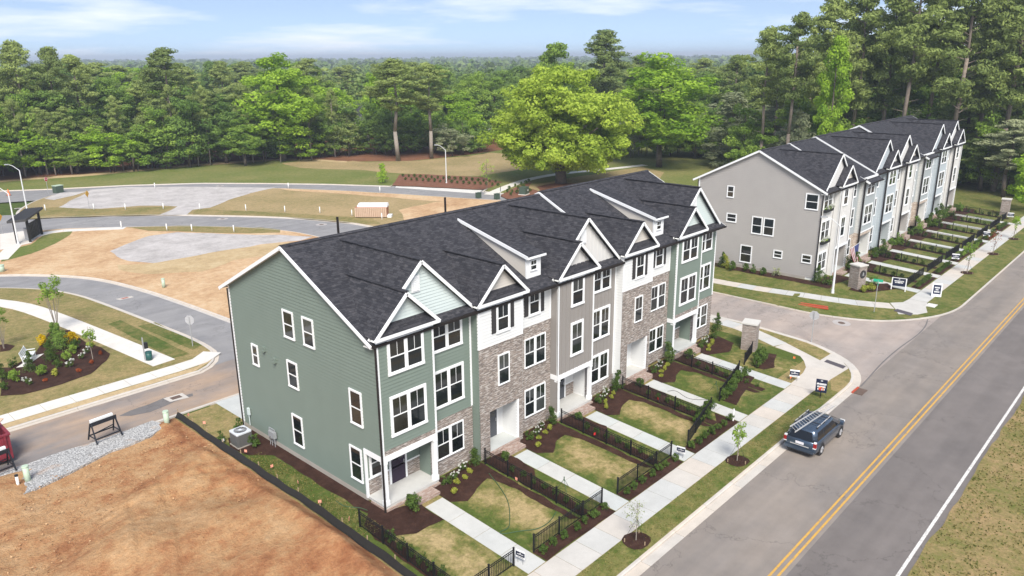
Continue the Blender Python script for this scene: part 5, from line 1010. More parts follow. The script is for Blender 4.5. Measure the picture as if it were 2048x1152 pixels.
pillar(53.9, 24.6, .25, 'stone clad pillar at the corner garden of the near row'); pillar(76.4, 24.3, -.35, 'stone clad pillar with round emblem before the far row', 2.3, True); pillar(127.6, 21.6, .1, 'stone clad pillar at the wooded end of the far row', 2.3)
def yard_sign(x, y, rz, label, seed, w=.50, h=.40, leg=.30, scheme=0, cat='sign'):
    t = thing('yard_sign', label, cat, (x, y, zg(y)), rz); b = MB().box(-w/2, -.012, leg, w/2, .012, leg+h).build('panel', 'sign_white', t)
    for s in (-1, 1): MB().cyl((s*w*.28, .0, -.1), (s*w*.28, 0, leg+.02), .008, n=5).build('leg', 'iron', t)
    if scheme == 0: MB().box(-w/2, -.016, leg+h*.24, w/2, -.0125, leg+h*.80).build('band', 'sign_navy', b); blocks(b, -w*.36, w*.36, -.017, leg+h*.46, h*.09, 9, seed); MB().add([(-.05,-.018,leg+h*.60), (.05,-.018,leg+h*.60), (0,-.018,leg+h*.73)], [(0,1,2)]).build('mark', 'sign_white', b); blocks(b, -w*.34, w*.34, -.0135, leg+h*.09, h*.08, 11, seed+1, 'sign_navy')
    return t
yard_sign(22.2, 20.25, -1.45, 'navy and white yard sign at the first walkway', 1); x, y, z = G(1361, 915); yard_sign(x, y, -1.4, 'navy and white yard sign beside the second fence end by the pavement', 2); x, y, z = G(1588, 762); yard_sign(x, y, -1.2, 'navy and white yard sign on the corner lawn', 3, .66, .54, .32)
x, y, z = G(1910, 523); yard_sign(x, y, -1.3, 'navy and white yard sign before the second far row garden', 4, .75, .6); x, y, z = G(1972, 477); yard_sign(x, y, -1.3, 'navy and white yard sign before the fourth far row garden', 5, .75, .6); x, y, z = G(2020, 438); yard_sign(x, y, -1.3, 'white yard sign near the far stone pillar', 6, .75, .6)
def board(x, y, rz, label, w, h, leg, lines, seed, extra=None, name='sign_board', post=True):
    t = thing(name, label, 'sign', (x, y, zg(y)), rz); b = MB().box(-w/2, -.02, leg, w/2, .02, leg+h).build('panel', 'sign_navy', t)
    if post:
        for s in (-1, 1): MB().box(s*w/2-.045, -.045, -.1, s*w/2+.045, .045, leg+h+.03).build('post', 'sign_white', t)
        MB().box(-w/2, -.03, leg+h, w/2, .03, leg+h+.04).build('rail', 'sign_white', t)
    blocks(b, -.07, .07, -.023, leg+h*.86, h*.07, 2, seed)
    for i, (n, wd) in enumerate(lines): blocks(b, -w*wd/2, w*wd/2, -.023, leg+h*(.58-.2*i), h*.14, n, seed+i)
    return t
x, y, z = G(1796, 581); board(x, y, -1.35, 'navy board sign on white posts beside the emblem pillar', 1.25, .8, .45, [(8, .68), (6, .6)], 11)
x, y, z = G(1640, 796); t = board(x, y, -1.3, 'navy sign with a red mark on the verge near the van', .72, .95, .42, [(9, .86), (8, .74), (7, .66)], 14, post=False)
t.name = 'verge_sign'; MB().box(-.03, .02, -.1, .03, .05, .9).build('post', 'iron', t); MB().tube([(-.16, -.03, .66), (-.10, -.03, .78), (.04, -.03, .82), (.14, -.03, .74), (.12, -.03, .60)], .03, n=6).build('arrow', 'orange_plastic', t); MB().ell((-.06, -.035, .66), (.09, .015, .09), 10, 6).build('disc', 'yard_red', t)
x, y, z = G(1872, 592); t = thing('sandwich_board', 'white framed navy sandwich board standing on the far pavement', 'sign', (x, y, z+.03), -1.3)
for s in (-1, 1):
    q = MB(); zz = 1.25; f = lambda a, hh, d: (a, s*(.30-.27*hh/zz)+s*d, hh)
    q.add([f(-.42,.0,0), f(.42,.0,0), f(.42,zz,0), f(-.42,zz,0), f(-.42,.0,.04), f(.42,.0,.04), f(.42,zz,.04), f(-.42,zz,.04)], [(0,1,2,3), (7,6,5,4), (0,4,5,1), (1,5,6,2), (2,6,7,3), (3,7,4,0)]); pn = q.build('panel', 'sign_white', t)
    q = MB().add([f(-.33,.24,.045), f(.33,.24,.045), f(.33,1.12,.045), f(-.33,1.12,.045)], [(0,1,2,3)]).build('poster', 'sign_navy', pn)
    for i, (n, wd) in enumerate(((5, .44), (3, .24), (5, .46))):
        m = MB(); r = random.Random(i)
        for j in range(n): a = -wd/2+wd*j/n; m.add([f(a+.01, .80-i*.2, .049), f(a+wd/n*.8, .80-i*.2, .049), f(a+wd/n*.8, .92-i*.2, .049), f(a+.01, .92-i*.2, .049)], [(0,1,2,3)])
        m.build('lettering', 'sign_white', pn)
x, y, z = G(1716, 556); yard_sign(x, y, -1.2, 'small white framed sign peeping out behind the emblem pillar', 8, .7, .55, 1.1)
def octagon(r, y0, y1, z): 
    p = [(r*math.cos(math.pi/8+i*math.pi/4), r*math.sin(math.pi/8+i*math.pi/4)) for i in range(8)]; m = MB(); return m.add([(a, y0, z+b) for a, b in p]+[(a, y1, z+b) for a, b in p], [tuple(range(7, -1, -1)), tuple(range(8, 16))]+[(i, (i+1) % 8, 8+(i+1) % 8, 8+i) for i in range(8)])
def stop_sign(px, py, rz, label, h=2.2):
    x, y, z = G(px, py); t = thing('stop_sign', label, 'stop sign', (x, y, z), rz); MB().box(-.03, .0, -.2, .03, .05, h+.3).build('post', 'galvanised', t); MB().box(0, 0, 0, .001, .001, .001)
    b = octagon(.40, -.012, -.002, h).build('back_plate', 'sign_back', t); octagon(.40, -.016, -.0125, h).build('border', 'sign_white', b); octagon(.37, -.020, -.0165, h).build('face', 'sign_red', b); text(b, 'STOP', .27, (0, -.024, h), 'sign_white')
stop_sign(1623, 682, 1.75, 'grey back of the stop sign at the corner street'); stop_sign(386, 692, 2.2, 'stop sign seen from behind by the park corner'); stop_sign(97, 386, .55, 'red stop sign facing the camera on the back street', 2.4)
x, y, z = G(1748, 624); t = thing('street_name_sign', 'green street name blades on a thin pole at the far corner', 'street sign', (x, y, z), 0); MB().cyl((0,0,-.2), (0,0,3.0), .03, n=8).build('pole', 'galvanised', t)
for rz, zz, w in ((.35, 2.75, 1.15), (1.75, 2.98, .8)):
    b = MB().box(-w/2, -.012, zz-.12, w/2, .012, zz+.12).build('blade', 'sign_green', t); b.rotation_euler = (0, 0, rz); blocks(b, -w*.36, w*.3, -.014, zz-.06, .13, 8, int(w*10), 'sign_white')
for px, py, top, lab, rz in ((54, 419, 340, 'street lamp on the grass left of the upper gravel', 2.4), (37, 489, 386, 'street lamp standing before the black kiosk', 2.4), (893, 366, 300, 'street lamp at the red mulch of the parking bay', 2.4), (1665, 586, 452, 'street lamp before the white flag house', 2.35)):
    x, y, z = G(px, py); h = z_at(px, top, x, y)-z; t = thing('street_lamp', lab, 'street lamp', (x, y, z), rz); MB().cyl((0,0,-.1), (0,0,h), .11, .07, 10).build('pole', 'pole_white', t); MB().tube([(0,0,h), (.9,0,h+.75), (1.5,0,h+.95)], .045, .035, 6).build('arm', 'pole_white', t)
    MB().box(1.35, -.13, h+.88, 2.0, .13, h+1.0).build('lamp_head', 'galvanised', t); MB().cyl((0,0,-.05), (0,0,.35), .16, .13, 10).build('base', 'pole_white', t)
for px, py, lab in ((179, 417, 'yellow warning sign on the upper gravel lot'), (6, 468, 'yellow warning sign at the left picture edge')):
    x, y, z = G(px, py); t = thing('warning_sign', lab, 'sign', (x, y, z), .75); MB().box(-.03, 0, -.1, .03, .04, 2.3).build('post', 'galvanised', t); MB().add([(0,-.01,2.85), (.55,-.01,2.3), (0,-.01,1.75), (-.55,-.01,2.3), (0,0,2.85), (.55,0,2.3), (0,0,1.75), (-.55,0,2.3)], [(3,2,1,0), (4,5,6,7), (0,1,5,4), (1,2,6,5), (2,3,7,6), (3,0,4,7)]).build('plate', 'sign_yellow', t)
x, y, z = G(1001, 393); t = thing('path_sign', 'small dark sign at the start of the curving path', 'sign', (x, y, z), .7); MB().box(-.04, 0, 0, .04, .06, 1.2).build('post', 'sign_white', t); MB().box(-.5, -.03, .9, .5, 0, 1.7).build('panel', 'black_plastic', t)

# ------------------------------------------------------------------ building site things
def barricade(px, py, rz, label):
    x, y, z = G(px, py); t = thing('barricade', label, 'barricade', (x, y, z+.18), rz)
    for sx in (-.75, .75):
        for sy in (-1, 1): MB().bar((sx, sy*.55, 0), (sx*.93, sy*.07, 1.15), .07, .07).build('leg', 'barricade_black', t)
        MB().bar((sx*.97, -.42, .30), (sx*.97, .42, .30), .05, .05).build('stretcher', 'barricade_black', t)
    for sy in (-1, 1): MB().bar((-.75, sy*.43, .28), (.75, sy*.43, .28), .05, .07).build('rail', 'barricade_black', t)
    MB().bar((-.72, -.28, .62), (.72, .30, .50), .05, .05).build('brace', 'barricade_black', t); MB().box(-.78, -.10, 1.0, .78, -.05, 1.24).build('board', 'barricade_black', t); MB().box(-.66, .03, 1.10, .66, .20, 1.34).build('white_board', 'wrap_white', t); return t
barricade(212, 880, .1, 'black A frame barricade standing alone on the gravel strip'); barricade(-4, 952, .1, 'black A frame barricade cut by the left picture edge')
x, y, z = G(34, 922, ROADZ); t = thing('dumpster', 'dark red dumpster with timber scraps at the left edge', 'dumpster', (x-2.9, y+1.1, zg(y)+ROADZ), .0)
q = MB(); q.box(-2.8, -1.1, .25, 2.8, -1.02, 1.75); q.box(-2.8, 1.02, .25, 2.8, 1.1, 1.75); q.box(2.72, -1.02, .25, 2.8, 1.02, 1.75); q.box(-2.8, -1.02, .25, -2.72, 1.02, 1.75); q.box(-2.72, -1.02, .25, 2.72, 1.02, .33); q.build('body', 'dumpster_red', t)
for i in range(7): MB().box(-2.6+i*.85, -1.18, .3, -2.5+i*.85, -1.1, 1.7).build('rib', 'dumpster_red', t)
MB().box(-2.85, -1.17, 1.72, 2.85, -1.0, 1.82).build('rim', 'dumpster_red', t); MB().box(2.7, -1.0, 1.722, 2.87, 1.1, 1.82).build('rim', 'dumpster_red', t); MB().box(-2.7, -.9, .0, 2.6, .9, .24).build('skid', 'iron_cover', t)
for i, (a, b, m_) in enumerate((((1.2,-.6,1.4), (2.9,.3,2.25), 'lumber'), ((.2,.4,1.5), (2.2,-.2,2.0), 'bark'), ((-1,0,1.5), (1.6,.6,2.1), 'lumber'), ((1.8,-.8,1.5), (2.5,-.2,2.3), 'bark'))): tag(MB().bar((x-2.9+a[0], y+1.1+a[1], a[2]-.12), (x-2.9+b[0], y+1.1+b[1], b[2]-.12), .22, .05).build('timber_scrap', m_), ['pale board leaning out of the red dumpster', 'brown board across the red dumpster', 'long pale board lying in the red dumpster', 'short brown board at the end of the red dumpster'][i], 'board')
def pedestal(px, py, lab, r=.17, h=.95):
    x, y, z = G(px, py); t = thing('utility_pedestal', lab, 'utility box', (x, y, z), 0); MB().cyl((0,0,-.1), (0,0,h), r, r*.97, 16).build('body', 'pedestal_green', t, True); MB().cyl((0,0,h), (0,0,h+.06), r*1.12, r*1.0, 16).build('cap', 'pedestal_green', t)
pedestal(335, 851, 'pale green cable pedestal where the alley meets the side lawn'); pedestal(57, 966, 'pale green cable pedestal on the gravel strip', .16, 1.0); pedestal(328, 575, 'leaning pale green pedestal across the curved street', .16, .9); pedestal(4, 543, 'pale green pedestal at the left picture edge', .3, .7)
def pipe(px, py, lab, h=.85, mat='white_plastic', r=.075, grp=None):
    x, y, z = G(px, py); t = thing('standpipe', lab, 'pipe', (x, y, z), 0, grp); MB().cyl((0,0,-.1), (0,0,h), r, n=10).build('pipe', mat, t, True); MB().cyl((0,0,h), (0,0,h+.08), r*1.25, n=10).build('cap', 'black_plastic' if grp is None else mat, t)
pipe(38, 977, 'white pipe with black cap on the gravel strip', .75)
for px, py in ((91,421),(188,419),(251,419),(327,418),(400,419),(492,421),(570,424),(640,426),(704,432),(764,439),(243,456),(334,461),(384,462),(468,464),(310,376),(577,376),(760,384)): pipe(px, py, 'short white marker pipe along the back lots', .85, 'white_plastic', .07, 'white marker pipes along the back lots')
x, y, z = G(1466, 842); tag(MB().cyl((x, y, z-.1), (x, y, z+.85), .045, n=8).build('marker_post', 'white_plastic'), 'thin white post in the grass before the grey batten house', 'post')
for px, py, s in ((695, 459, .9), (872, 424, .9)):
    pass
def roof_pipe(u, k): x = u; tag(MB().cyl((x, V0+9.2, ZR-.95), (x, V0+9.2, ZR+.55), .07, n=8).build('vent_pipe', 'gutter_dark'), 'black vent pipe behind the roof ridge, '+k, 'pipe')
roof_pipe(24.9, 'nearer the end gable'); roof_pipe(33.3, 'farther from the end gable')
# silt fence along the dug lot
t = thing('silt_fence', 'sagging black fabric silt fence along the dug lot', 'fence', (17.85, 34, 0)); pts = [(17.85+.02*math.sin(i*1.1)+.03*math.sin(i*.37), 46.2-i*.4) for i in range(68)]; m = MB(); top = []; bot = []; flap = []
for i, (a, b) in enumerate(pts): h = .34+.015*math.sin(i*.5)+.012*math.sin(i*1.3); top.append((a-17.85+.16, b-34, zg(b)+h)); bot.append((a-17.85-.02, b-34, zg(b)+.03)); flap.append((a-17.85-.10+.015*math.sin(i*.6)+.03*math.sin(i*.23), b-34, zg(b)+.10))
for i in range(len(pts)-1): m.poly([bot[i], bot[i+1], top[i+1], top[i]]); m.poly([flap[i], flap[i+1], bot[i+1], bot[i]])
fo = m.build('fabric', 'silt_fabric', t); sm = fo.modifiers.new('thickness', 'SOLIDIFY'); sm.thickness = .012
for i in range(0, 68, 5): a, b = pts[i]; MB().box(a-17.85+.17, b-34-.02, zg(b)-.1, a-17.85+.21, b-34+.02, zg(b)+.55).build('stake', 'wood_stake', t)
for i, (px, py, c) in enumerate(((542,944,'flag_pink'),(598,977,'flag_pink'),(644,1014,'flag_pink'),(700,1047,'flag_pink'),(490,912,'flag_pink'),(445,892,'white_plastic'),(1035,970,'flag_pink'),(1192,877,'yard_red'),(1314,805,'yard_red'),(407,855,'flag_pink'),(376,840,'flag_pink'),(1590,724,'orange_plastic'),(1582,763,'orange_plastic'))):
    x, y, z = G(px, py); t = thing('marker_flag', ['orange marker flag nearest the air conditioner wall', 'second orange marker flag along the silt fence', 'third orange marker flag along the silt fence', 'orange marker flag by the iron fence start', 'orange marker flag below the air conditioner', 'white marker flag left of the air conditioner', 'orange marker flag between two garden fences', 'red marker by the fence of the grey batten house', 'red marker by the fence of the right brick house', 'orange marker flag on the side lawn', 'orange marker flag at the alley end of the side lawn', 'orange marker on the corner lawn near the ramp', 'orange marker beside the corner lawn sign'][i], 'flag', (x, y, z), i*1.3)
    MB().cyl((0,0,-.05), (0,0,.40), .008, n=5).build('stem', 'cable', t); MB().box(0, -.006, .26, .17, .006, .42).build('flag', c, t)
# lumber bundle
x, y, z = G(744, 434); t = thing('lumber_bundle', 'bundle of pale boards under white wrap on the upper lot', 'lumber', (x, y, z), -.86)
for i in range(17): MB().box(-2.3+i*.272, -.7, .12, -2.3+i*.272+.22, -.55, 1.45).build('board', 'lumber', t)
MB().box(-2.3, -.55, .1, 2.3, .9, 1.5).build('stack', 'lumber_end', t); MB().box(-2.0, -.3, 1.5, 2.35, 1.1, 1.75).box(-1.9, -.1, 1.75, 2.3, 1.0, 1.95).build('wrap', 'wrap_white', t); MB().box(2.3, -.4, .0, 2.9, .7, .35).build('loose_wrap', 'wrap_white', t)
# park: bench, bin, kiosk
x, y, z = G(60, 722); t = thing('bench', 'white slatted bench in the park bed', 'bench', (x, y, z+.04), 1.12)
for i in range(4): MB().box(-.9, -.30+i*.14, .42, .9, -.19+i*.14, .45).build('seat_slat', 'bench_white', t)
for i in range(4): MB().bar((-.9, .27+i*.045, .55+i*.12), (.9, .27+i*.045, .55+i*.12), .03, .10).build('back_slat', 'bench_white', t)
for sx in (-.8, .8):
    MB().box(sx-.03, -.28, 0, sx+.03, -.22, .42).build('leg', 'bench_white', t); MB().bar((sx, .22, 0), (sx, .42, .98), .06, .06).build('leg', 'bench_white', t); MB().box(sx-.035, -.30, .62, sx+.035, .30, .66).build('armrest', 'bench_white', t)
x, y, z = G(291, 722); t = thing('waste_station', 'pet waste station with dark green bin beside the park walk', 'bin', (x, y, z), 0); MB().box(-.04, -.04, -.1, .04, .04, 1.9).build('post', 'galvanised', t); MB().cyl((.3,0,.0), (.3,0,.62), .24, .24, 14).build('bin', 'bin_green', t, True); MB().cyl((.3,0,.62), (.3,0,.68), .26, .25, 14).build('lid', 'bin_green', t); MB().box(.04, -.14, 1.0, .30, .14, 1.45).build('bag_box', 'black_plastic', t)
c0 = G(35, 487); c1 = G(61, 484); c2 = G(84, 469); t = thing('mail_kiosk', 'black open mail kiosk with flat metal roof', 'kiosk', (c0[0], c0[1], 0), 0); q3 = (c0[0]+c2[0]-c1[0], c0[1]+c2[1]-c1[1])
for c in (c0, c1, c2, q3): MB().box(c[0]-c0[0]-.13, c[1]-c0[1]-.13, -.1, c[0]-c0[0]+.13, c[1]-c0[1]+.13, 3.0).build('post', 'kiosk_black', t)
ctr = ((c0[0]+c2[0])/2-c0[0], (c0[1]+c2[1])/2-c0[1]); rq = [((p[0]-c0[0]-ctr[0])*1.45+ctr[0], (p[1]-c0[1]-ctr[1])*1.35+ctr[1]) for p in (c0, c1, c2, q3)]; rf_ = MB().slab([(rq[0][0], rq[0][1], 3.05), (rq[1][0], rq[1][1], 3.05), (rq[2][0], rq[2][1], 3.5), (rq[3][0], rq[3][1], 3.5)], .28).build('roof', 'kiosk_roof', t)
for i in range(9): s = (i+.5)/9; MB().bar((rq[0][0]+(rq[1][0]-rq[0][0])*s, rq[0][1]+(rq[1][1]-rq[0][1])*s, 3.08), (rq[3][0]+(rq[2][0]-rq[3][0])*s, rq[3][1]+(rq[2][1]-rq[3][1])*s, 3.53), .04, .06).build('seam', 'kiosk_roof', rf_)
for i in range(8): s = (i+.5)/8; px_, py_ = c1[0]+(c2[0]-c1[0])*s-c0[0], c1[1]+(c2[1]-c1[1])*s-c0[1]; MB().bar((px_, py_, .25), (px_, py_, 2.3), .40, .06, (c1[1]-c2[1], c2[0]-c1[0], 0)).build('slat', 'kiosk_black', t)
MB().box(ctr[0]-.5, ctr[1]-1.2, 0, ctr[0]-.1, ctr[1]+.2, 1.5).build('mailboxes', 'galvanised', t)
x, y, z = G(1048, 389); t = thing('transformer', 'dark green transformer cabinet in the red mulch', 'utility box', (x, y, z), .3); MB().box(-.8, -.7, -.05, .8, .7, .12).build('pad', 'concrete_far', t); MB().box(-.7, -.6, .12, .7, .6, 1.3).build('cabinet', 'transformer_green', t); MB().box(.15, -.62, .6, .4, -.6, .85).build('label_plate', 'sign_white', t)
x, y, z = G(117, 384); t = thing('utility_cabinet', 'small green cabinet beside the back street', 'utility box', (x, y, z), .3); MB().box(-.7, -.5, -.1, .7, .5, 1.1).build('cabinet', 'transformer_green', t); MB().box(-.74, -.54, 1.1, .74, .54, 1.2).build('lid', 'pedestal_green', t)
for px, py, l in ((957, 395, 'left dark green box beside the back street kerb'), (994, 397, 'right dark green box beside the back street kerb')): x, y, z = G(px, py); tag(MB().box(x-.4, y-.3, z-.05, x+.4, y+.3, z+.75).box(x-.44, y-.34, z+.75, x+.44, y+.34, z+.82).build('cable_box', 'transformer_green'), l, 'utility box')
x, y, z = G(18, 391, ROADZ); t = thing('traffic_cone', 'orange cone at the left end of the back street', 'cone', (x, y, z)); MB().cyl((0,0,.04), (0,0,1.1), .28, .05, 12).build('cone', 'orange_plastic', t); MB().box(-.36, -.36, 0, .36, .36, .04).build('base', 'black_plastic', t)
# air conditioner and gas meter
x, y, z = G(484, 890); t = thing('air_conditioner', 'grey outdoor air conditioner beside the green end wall', 'air conditioner', (x+.05, y+.1, 0)); MB().box(-.50, -.50, -.1, .50, .50, .08).build('pad', 'foundation', t); q = MB()
rr = [(s1*(.40)+.07*math.cos(a), s2*(.40)+.07*math.sin(a)) for s1, s2, a0 in ((1,1,0), (-1,1,90), (-1,-1,180), (1,-1,270)) for a in (math.radians(a0), math.radians(a0+45), math.radians(a0+90))]
q.loft([[(a, b, h) for a, b in rr] for h in (.08, .84)]).build('casing', 'ac_grey', t); top_ = MB().loft([[(a*k_, b*k_, h) for a, b in rr] for k_, h in ((1.03, .84), (1.03, .92), (.98, .94))]).build('top', 'ac_top', t); MB().cyl((0,0,.94), (0,0,.945), .38, n=24).build('fan_opening', 'shutter', t)
for i in range(12): a = i*math.pi/12; MB().bar((-.38*math.cos(a), -.38*math.sin(a), .953), (.38*math.cos(a), .38*math.sin(a), .953), .008, .008).build('grille_wire', 'ac_top', top_)
MB().cyl((0,0,.945), (0,0,.97), .10, n=14).build('fan_hub', 'ac_top', top_)
for i in range(9): MB().box(-.475, -.475, .16+i*.07, .475, .475, .175+i*.07).build('louvre', 'ac_grey', t)
t = thing('gas_meter', 'grey gas meter with pipes on the green end wall', 'meter', (20.22, 38.2, 0)); MB().box(-.22, -.35, .55, -.02, .25, .95).build('meter', 'galvanised', t); MB().ell((-.16, .0, .55), (.14, .16, .14), 10, 6).build('regulator', 'ac_grey', t)
for yy in (-.3, .0, .22): MB().cyl((-.14, yy, -.05), (-.14, yy, .6), .025, n=6).build('pipe', 'galvanised', t)
MB().tube([(-.1, -.3, .95), (-.1, -.3, 1.1), (-.1, .3, 1.1), (-.1, .3, .7)], .025, n=6).build('pipe', 'galvanised', t)
t = thing('wall_pipe', 'pale pipe boxes on the green wall above the air conditioner', 'pipe', (20.22, 40.9, 0)); MB().box(-.12, -.1, 1.1, 0, .1, 1.55).build('box', 'siding_mint', t); MB().cyl((-.06, 0, .4), (-.06, 0, 1.1), .03, n=6).build('pipe', 'siding_mint', t)
for yy, zz, l in ((38.3, 5.95, 'left small dryer vent on the green end wall'), (37.2, 5.55, 'right small dryer vent on the green end wall')): tag(MB().box(20.16, yy-.13, zz, 20.29, yy+.13, zz+.26).box(20.12, yy-.1, zz-.04, 20.22, yy+.1, zz+.08).build('wall_vent', 'siding_green'), l, 'vent')
# hoses, cables and sprinklers
def hose(name, pts, r, mat, lab): tag(MB().tube([(p[0], p[1], zg(p[1])+r+.012) for p in smooth_path(pts, 2)], r, n=6).build(name, mat), lab, 'hose' if mat == 'hose' else 'cable')
hose('garden_hose', gpx([(978,948),(1000,975),(1018,1005),(1020,1040),(1018,1058),(998,1065),(1003,1070),(1040,1063),(1075,1060),(1100,1045),(1112,1025)]), .022, 'hose', 'green garden hose curling over the first straw lawn')
hose('garden_hose', gpx([(672,1003),(690,1015),(720,1016),(735,1022)]), .02, 'hose', 'dark hose lying on the side lawn')
hose('cable', gpx([(842,1005),(862,999),(872,988)]), .015, 'cable', 'black cable across the first walkway at the step'); hose('cable', gpx([(1014,906),(1030,900),(1043,892)]), .015, 'cable', 'black cable across the second walkway at the step'); hose('cable', gpx([(1335,783),(1352,781),(1370,795),(1385,800),(1420,800)]), .015, 'cable', 'black cable across the fourth walkway')
for px, py, l in ((1128,978,'green sprinkler tripod left of the second garden fence'), (1431,782,'green sprinkler tripod on the lawn of the right brick house')):
    x, y, z = G(px, py); t = thing('sprinkler', l, 'sprinkler', (x, y, z))
    for i in range(3): a = i*2.09; MB().cyl((.38*math.cos(a), .38*math.sin(a), 0), (0, 0, .62), .012, n=5).build('leg', 'hose', t)
    MB().cyl((0,0,.5), (0,0,.75), .03, n=6).build('head', 'hose', t)
# storm inlets and the inlet guard
for px, py, l in ((1721,784,'brown rubble filled storm inlet at the near corner kerb'), (1905,611,'brown rubble filled storm inlet at the far corner kerb')):
    x, y, z = G(px, py, ROADZ); t = thing('storm_inlet', l, 'drain', (x, y, z)); MB().box(-.55, -.28, .0, .55, .28, .05).build('grate', 'iron_cover', t); MB().box(-.6, .29, .0, .6, .42, .10).build('guard', 'barrier_red', t)
x, y, z = G(1627, 615, ROADZ); t = thing('inlet_guard', 'red inlet guard lying along the far kerb of the corner street', 'barrier', (x, y, z+.10), -1.35); MB().box(-1.3, -.35, 0, 1.3, -.15, .10).build('bar', 'barrier_red', t); MB().box(-1.2, .15, 0, 1.2, .35, .12).build('bar', 'barrier_red', t); MB().box(-1.1, -.14, 0, 1.1, .14, .03).build('grate', 'iron_cover', t)
x, y, z = G(1863, 611); tag(MB().box(x-.55, y-.4, z, x+.55, y+.4, z+.035).build('access_lid', 'concrete_far'), 'pale concrete access lid in the far verge', 'lid')
# flower boxes and flag of the white house
for zz, l in ((3.72, 'black flower box with white blooms under the middle window of the flag house'), (6.98, 'black flower box with white blooms under the top window of the flag house')):
    t = thing('flower_box', l, 'flower box', (U2+.4, V2+.55, zz)); MB().box(0, -.34, 0, 2.0, -.04, .30).build('box', 'black_plastic', t); rs = np.random.RandomState(int(zz*9)); c = np.stack([rs.uniform(.05, 1.95, 26), rs.uniform(-.36, -.08, 26), rs.uniform(.30, .50, 26)], 1); obj('foliage', leaf_mesh('foliage', [leaves(rs, c, np.full((26, 3), .11), 16, .08)]), 'leaf_mid', t); obj('blossom', leaf_mesh('blossom', [leaves(rs, c[::2]+np.array([0, -.05, .10]), np.full((13, 3), .13), 26, .10)]), 'leaf_white', t)
def onv(px, py, v): d = ray(px, py); k = v/d[1]; return Vector((d[0]*k, v, CAMH+d[2]*k))
FA, FB, FC = onv(1700, 498, 26.5), onv(1718, 486, 26.4), onv(1712, 527, 26.6); FH = Vector((U2+6.9, V2, FA.z-.6)); t = thing('flag', 'striped flag with blue canton hanging from an angled pole by the porch', 'flag', tuple(FH)); MB().tube([(0, 0, 0), tuple(FA-FH), tuple(FA.lerp(FB, 1.12)-FH)], .022, n=6).build('pole', 'pole_white', t)
def flag_pt(s, q, o=0.):
    p = FA.lerp(FB, s); e = FC+(FB-FA)*(s-.5)*.28; r = p.lerp(e, q)+Vector((0, .10*math.sin(s*8+q*3)*q+o, 0)); return tuple(r-FH)
for i in range(13):
    m = MB(); n = 10
    for j in range(n): m.poly([flag_pt(i/13, j/n), flag_pt((i+1)/13, j/n), flag_pt((i+1)/13, (j+1)/n), flag_pt(i/13, (j+1)/n)])
    m.build('stripe', 'flag_red' if i % 2 == 0 else 'flag_white', t)
m = MB()
for i in range(7):
    for j in range(6):
        for o in (-.02, .02): m.poly([flag_pt((6+c)/13, d*.42/6, o) for c, d in ((i, j), (i+1, j), (i+1, j+1), (i, j+1))])
m.build('canton', 'flag_blue', t)
# ------------------------------------------------------------------ minivan with a ladder on the roof
wr, wf = G(1638.5, 908, ROADZ), G(1674, 872, ROADZ); cx = (wr[0]+wf[0])/2; cy_ = wr[1]+.86
van = thing('minivan', 'blue grey minivan parked at the kerb with a roof ladder', 'minivan', (cx, cy_, wr[2]), .0)
def ring(x, hw, zb, zt, k=.12): return [(x, -hw*.90, zb), (x, -hw, zb+k), (x, -hw, zt-.12), (x, -hw*.965, zt), (x, hw*.965, zt), (x, hw, zt-.12), (x, hw, zb+k), (x, hw*.90, zb)]
body = MB().loft([ring(-2.44, .80, .42, .82), ring(-2.40, .90, .34, .98), ring(-2.28, .955, .28, 1.06), ring(-1.2, .97, .26, 1.06), ring(0, .97, .25, 1.05), ring(1.1, .97, .25, 1.02), ring(1.55, .965, .25, .99), ring(2.0, .94, .28, .91), ring(2.3, .86, .32, .80), ring(2.46, .70, .38, .66)])
bo = body.build('body', 'van_paint', van, True)
def rr_(xr, xf, hw, z, c=.16): return [(xr, -hw+c, z), (xr+c, -hw, z), (xf-c*1.6, -hw, z), (xf, -hw+c*2, z), (xf, hw-c*2, z), (xf-c*1.6, hw, z), (xr+c, hw, z), (xr, hw-c, z)]
r0_, r1_, r2_, r3_ = rr_(-2.36, 1.78, .935, 1.02, .18), rr_(-2.12, .78, .765, 1.57, .2), rr_(-1.98, .56, .68, 1.67, .2), rr_(-1.75, .32, .50, 1.715, .2)
MB().loft([r0_, r1_, r2_, r3_]).build('cabin', 'van_paint', van, True)
def gl(a, b, s0, s1, t0, t1, o):                             # a pane on the cabin between ring corners a and b
    A0, B0, A1, B1 = (Vector(r0_[a]), Vector(r0_[b]), Vector(r1_[a]), Vector(r1_[b])); f = lambda s, t_: (A0.lerp(B0, s)).lerp(A1.lerp(B1, s), t_)
    n = (B0-A0).cross(A1-A0).normalized(); c = f(.5, .5)
    if n.dot(c-Vector((-.4, 0, 1.2))) < 0: n = -n
    P = [f(s0, t0)+n*o, f(s1, t0)+n*o, f(s1, t1)+n*o, f(s0, t1)+n*o]; return MB().slab([tuple(p) for p in P], .006, tuple(-n))
for a, b in ((1, 2), (6, 5)):
    for s0, s1 in ((.01, .30), (.32, .62), (.64, .88)): gl(a, b, s0, s1, .10, .92, .012).build('side_window', 'car_glass', van)
gl(0, 7, .02, .98, .05, .90, .014).build('rear_window', 'car_glass', van); gl(3, 4, .03, .97, .05, .95, .014).build('windscreen', 'car_glass', van)
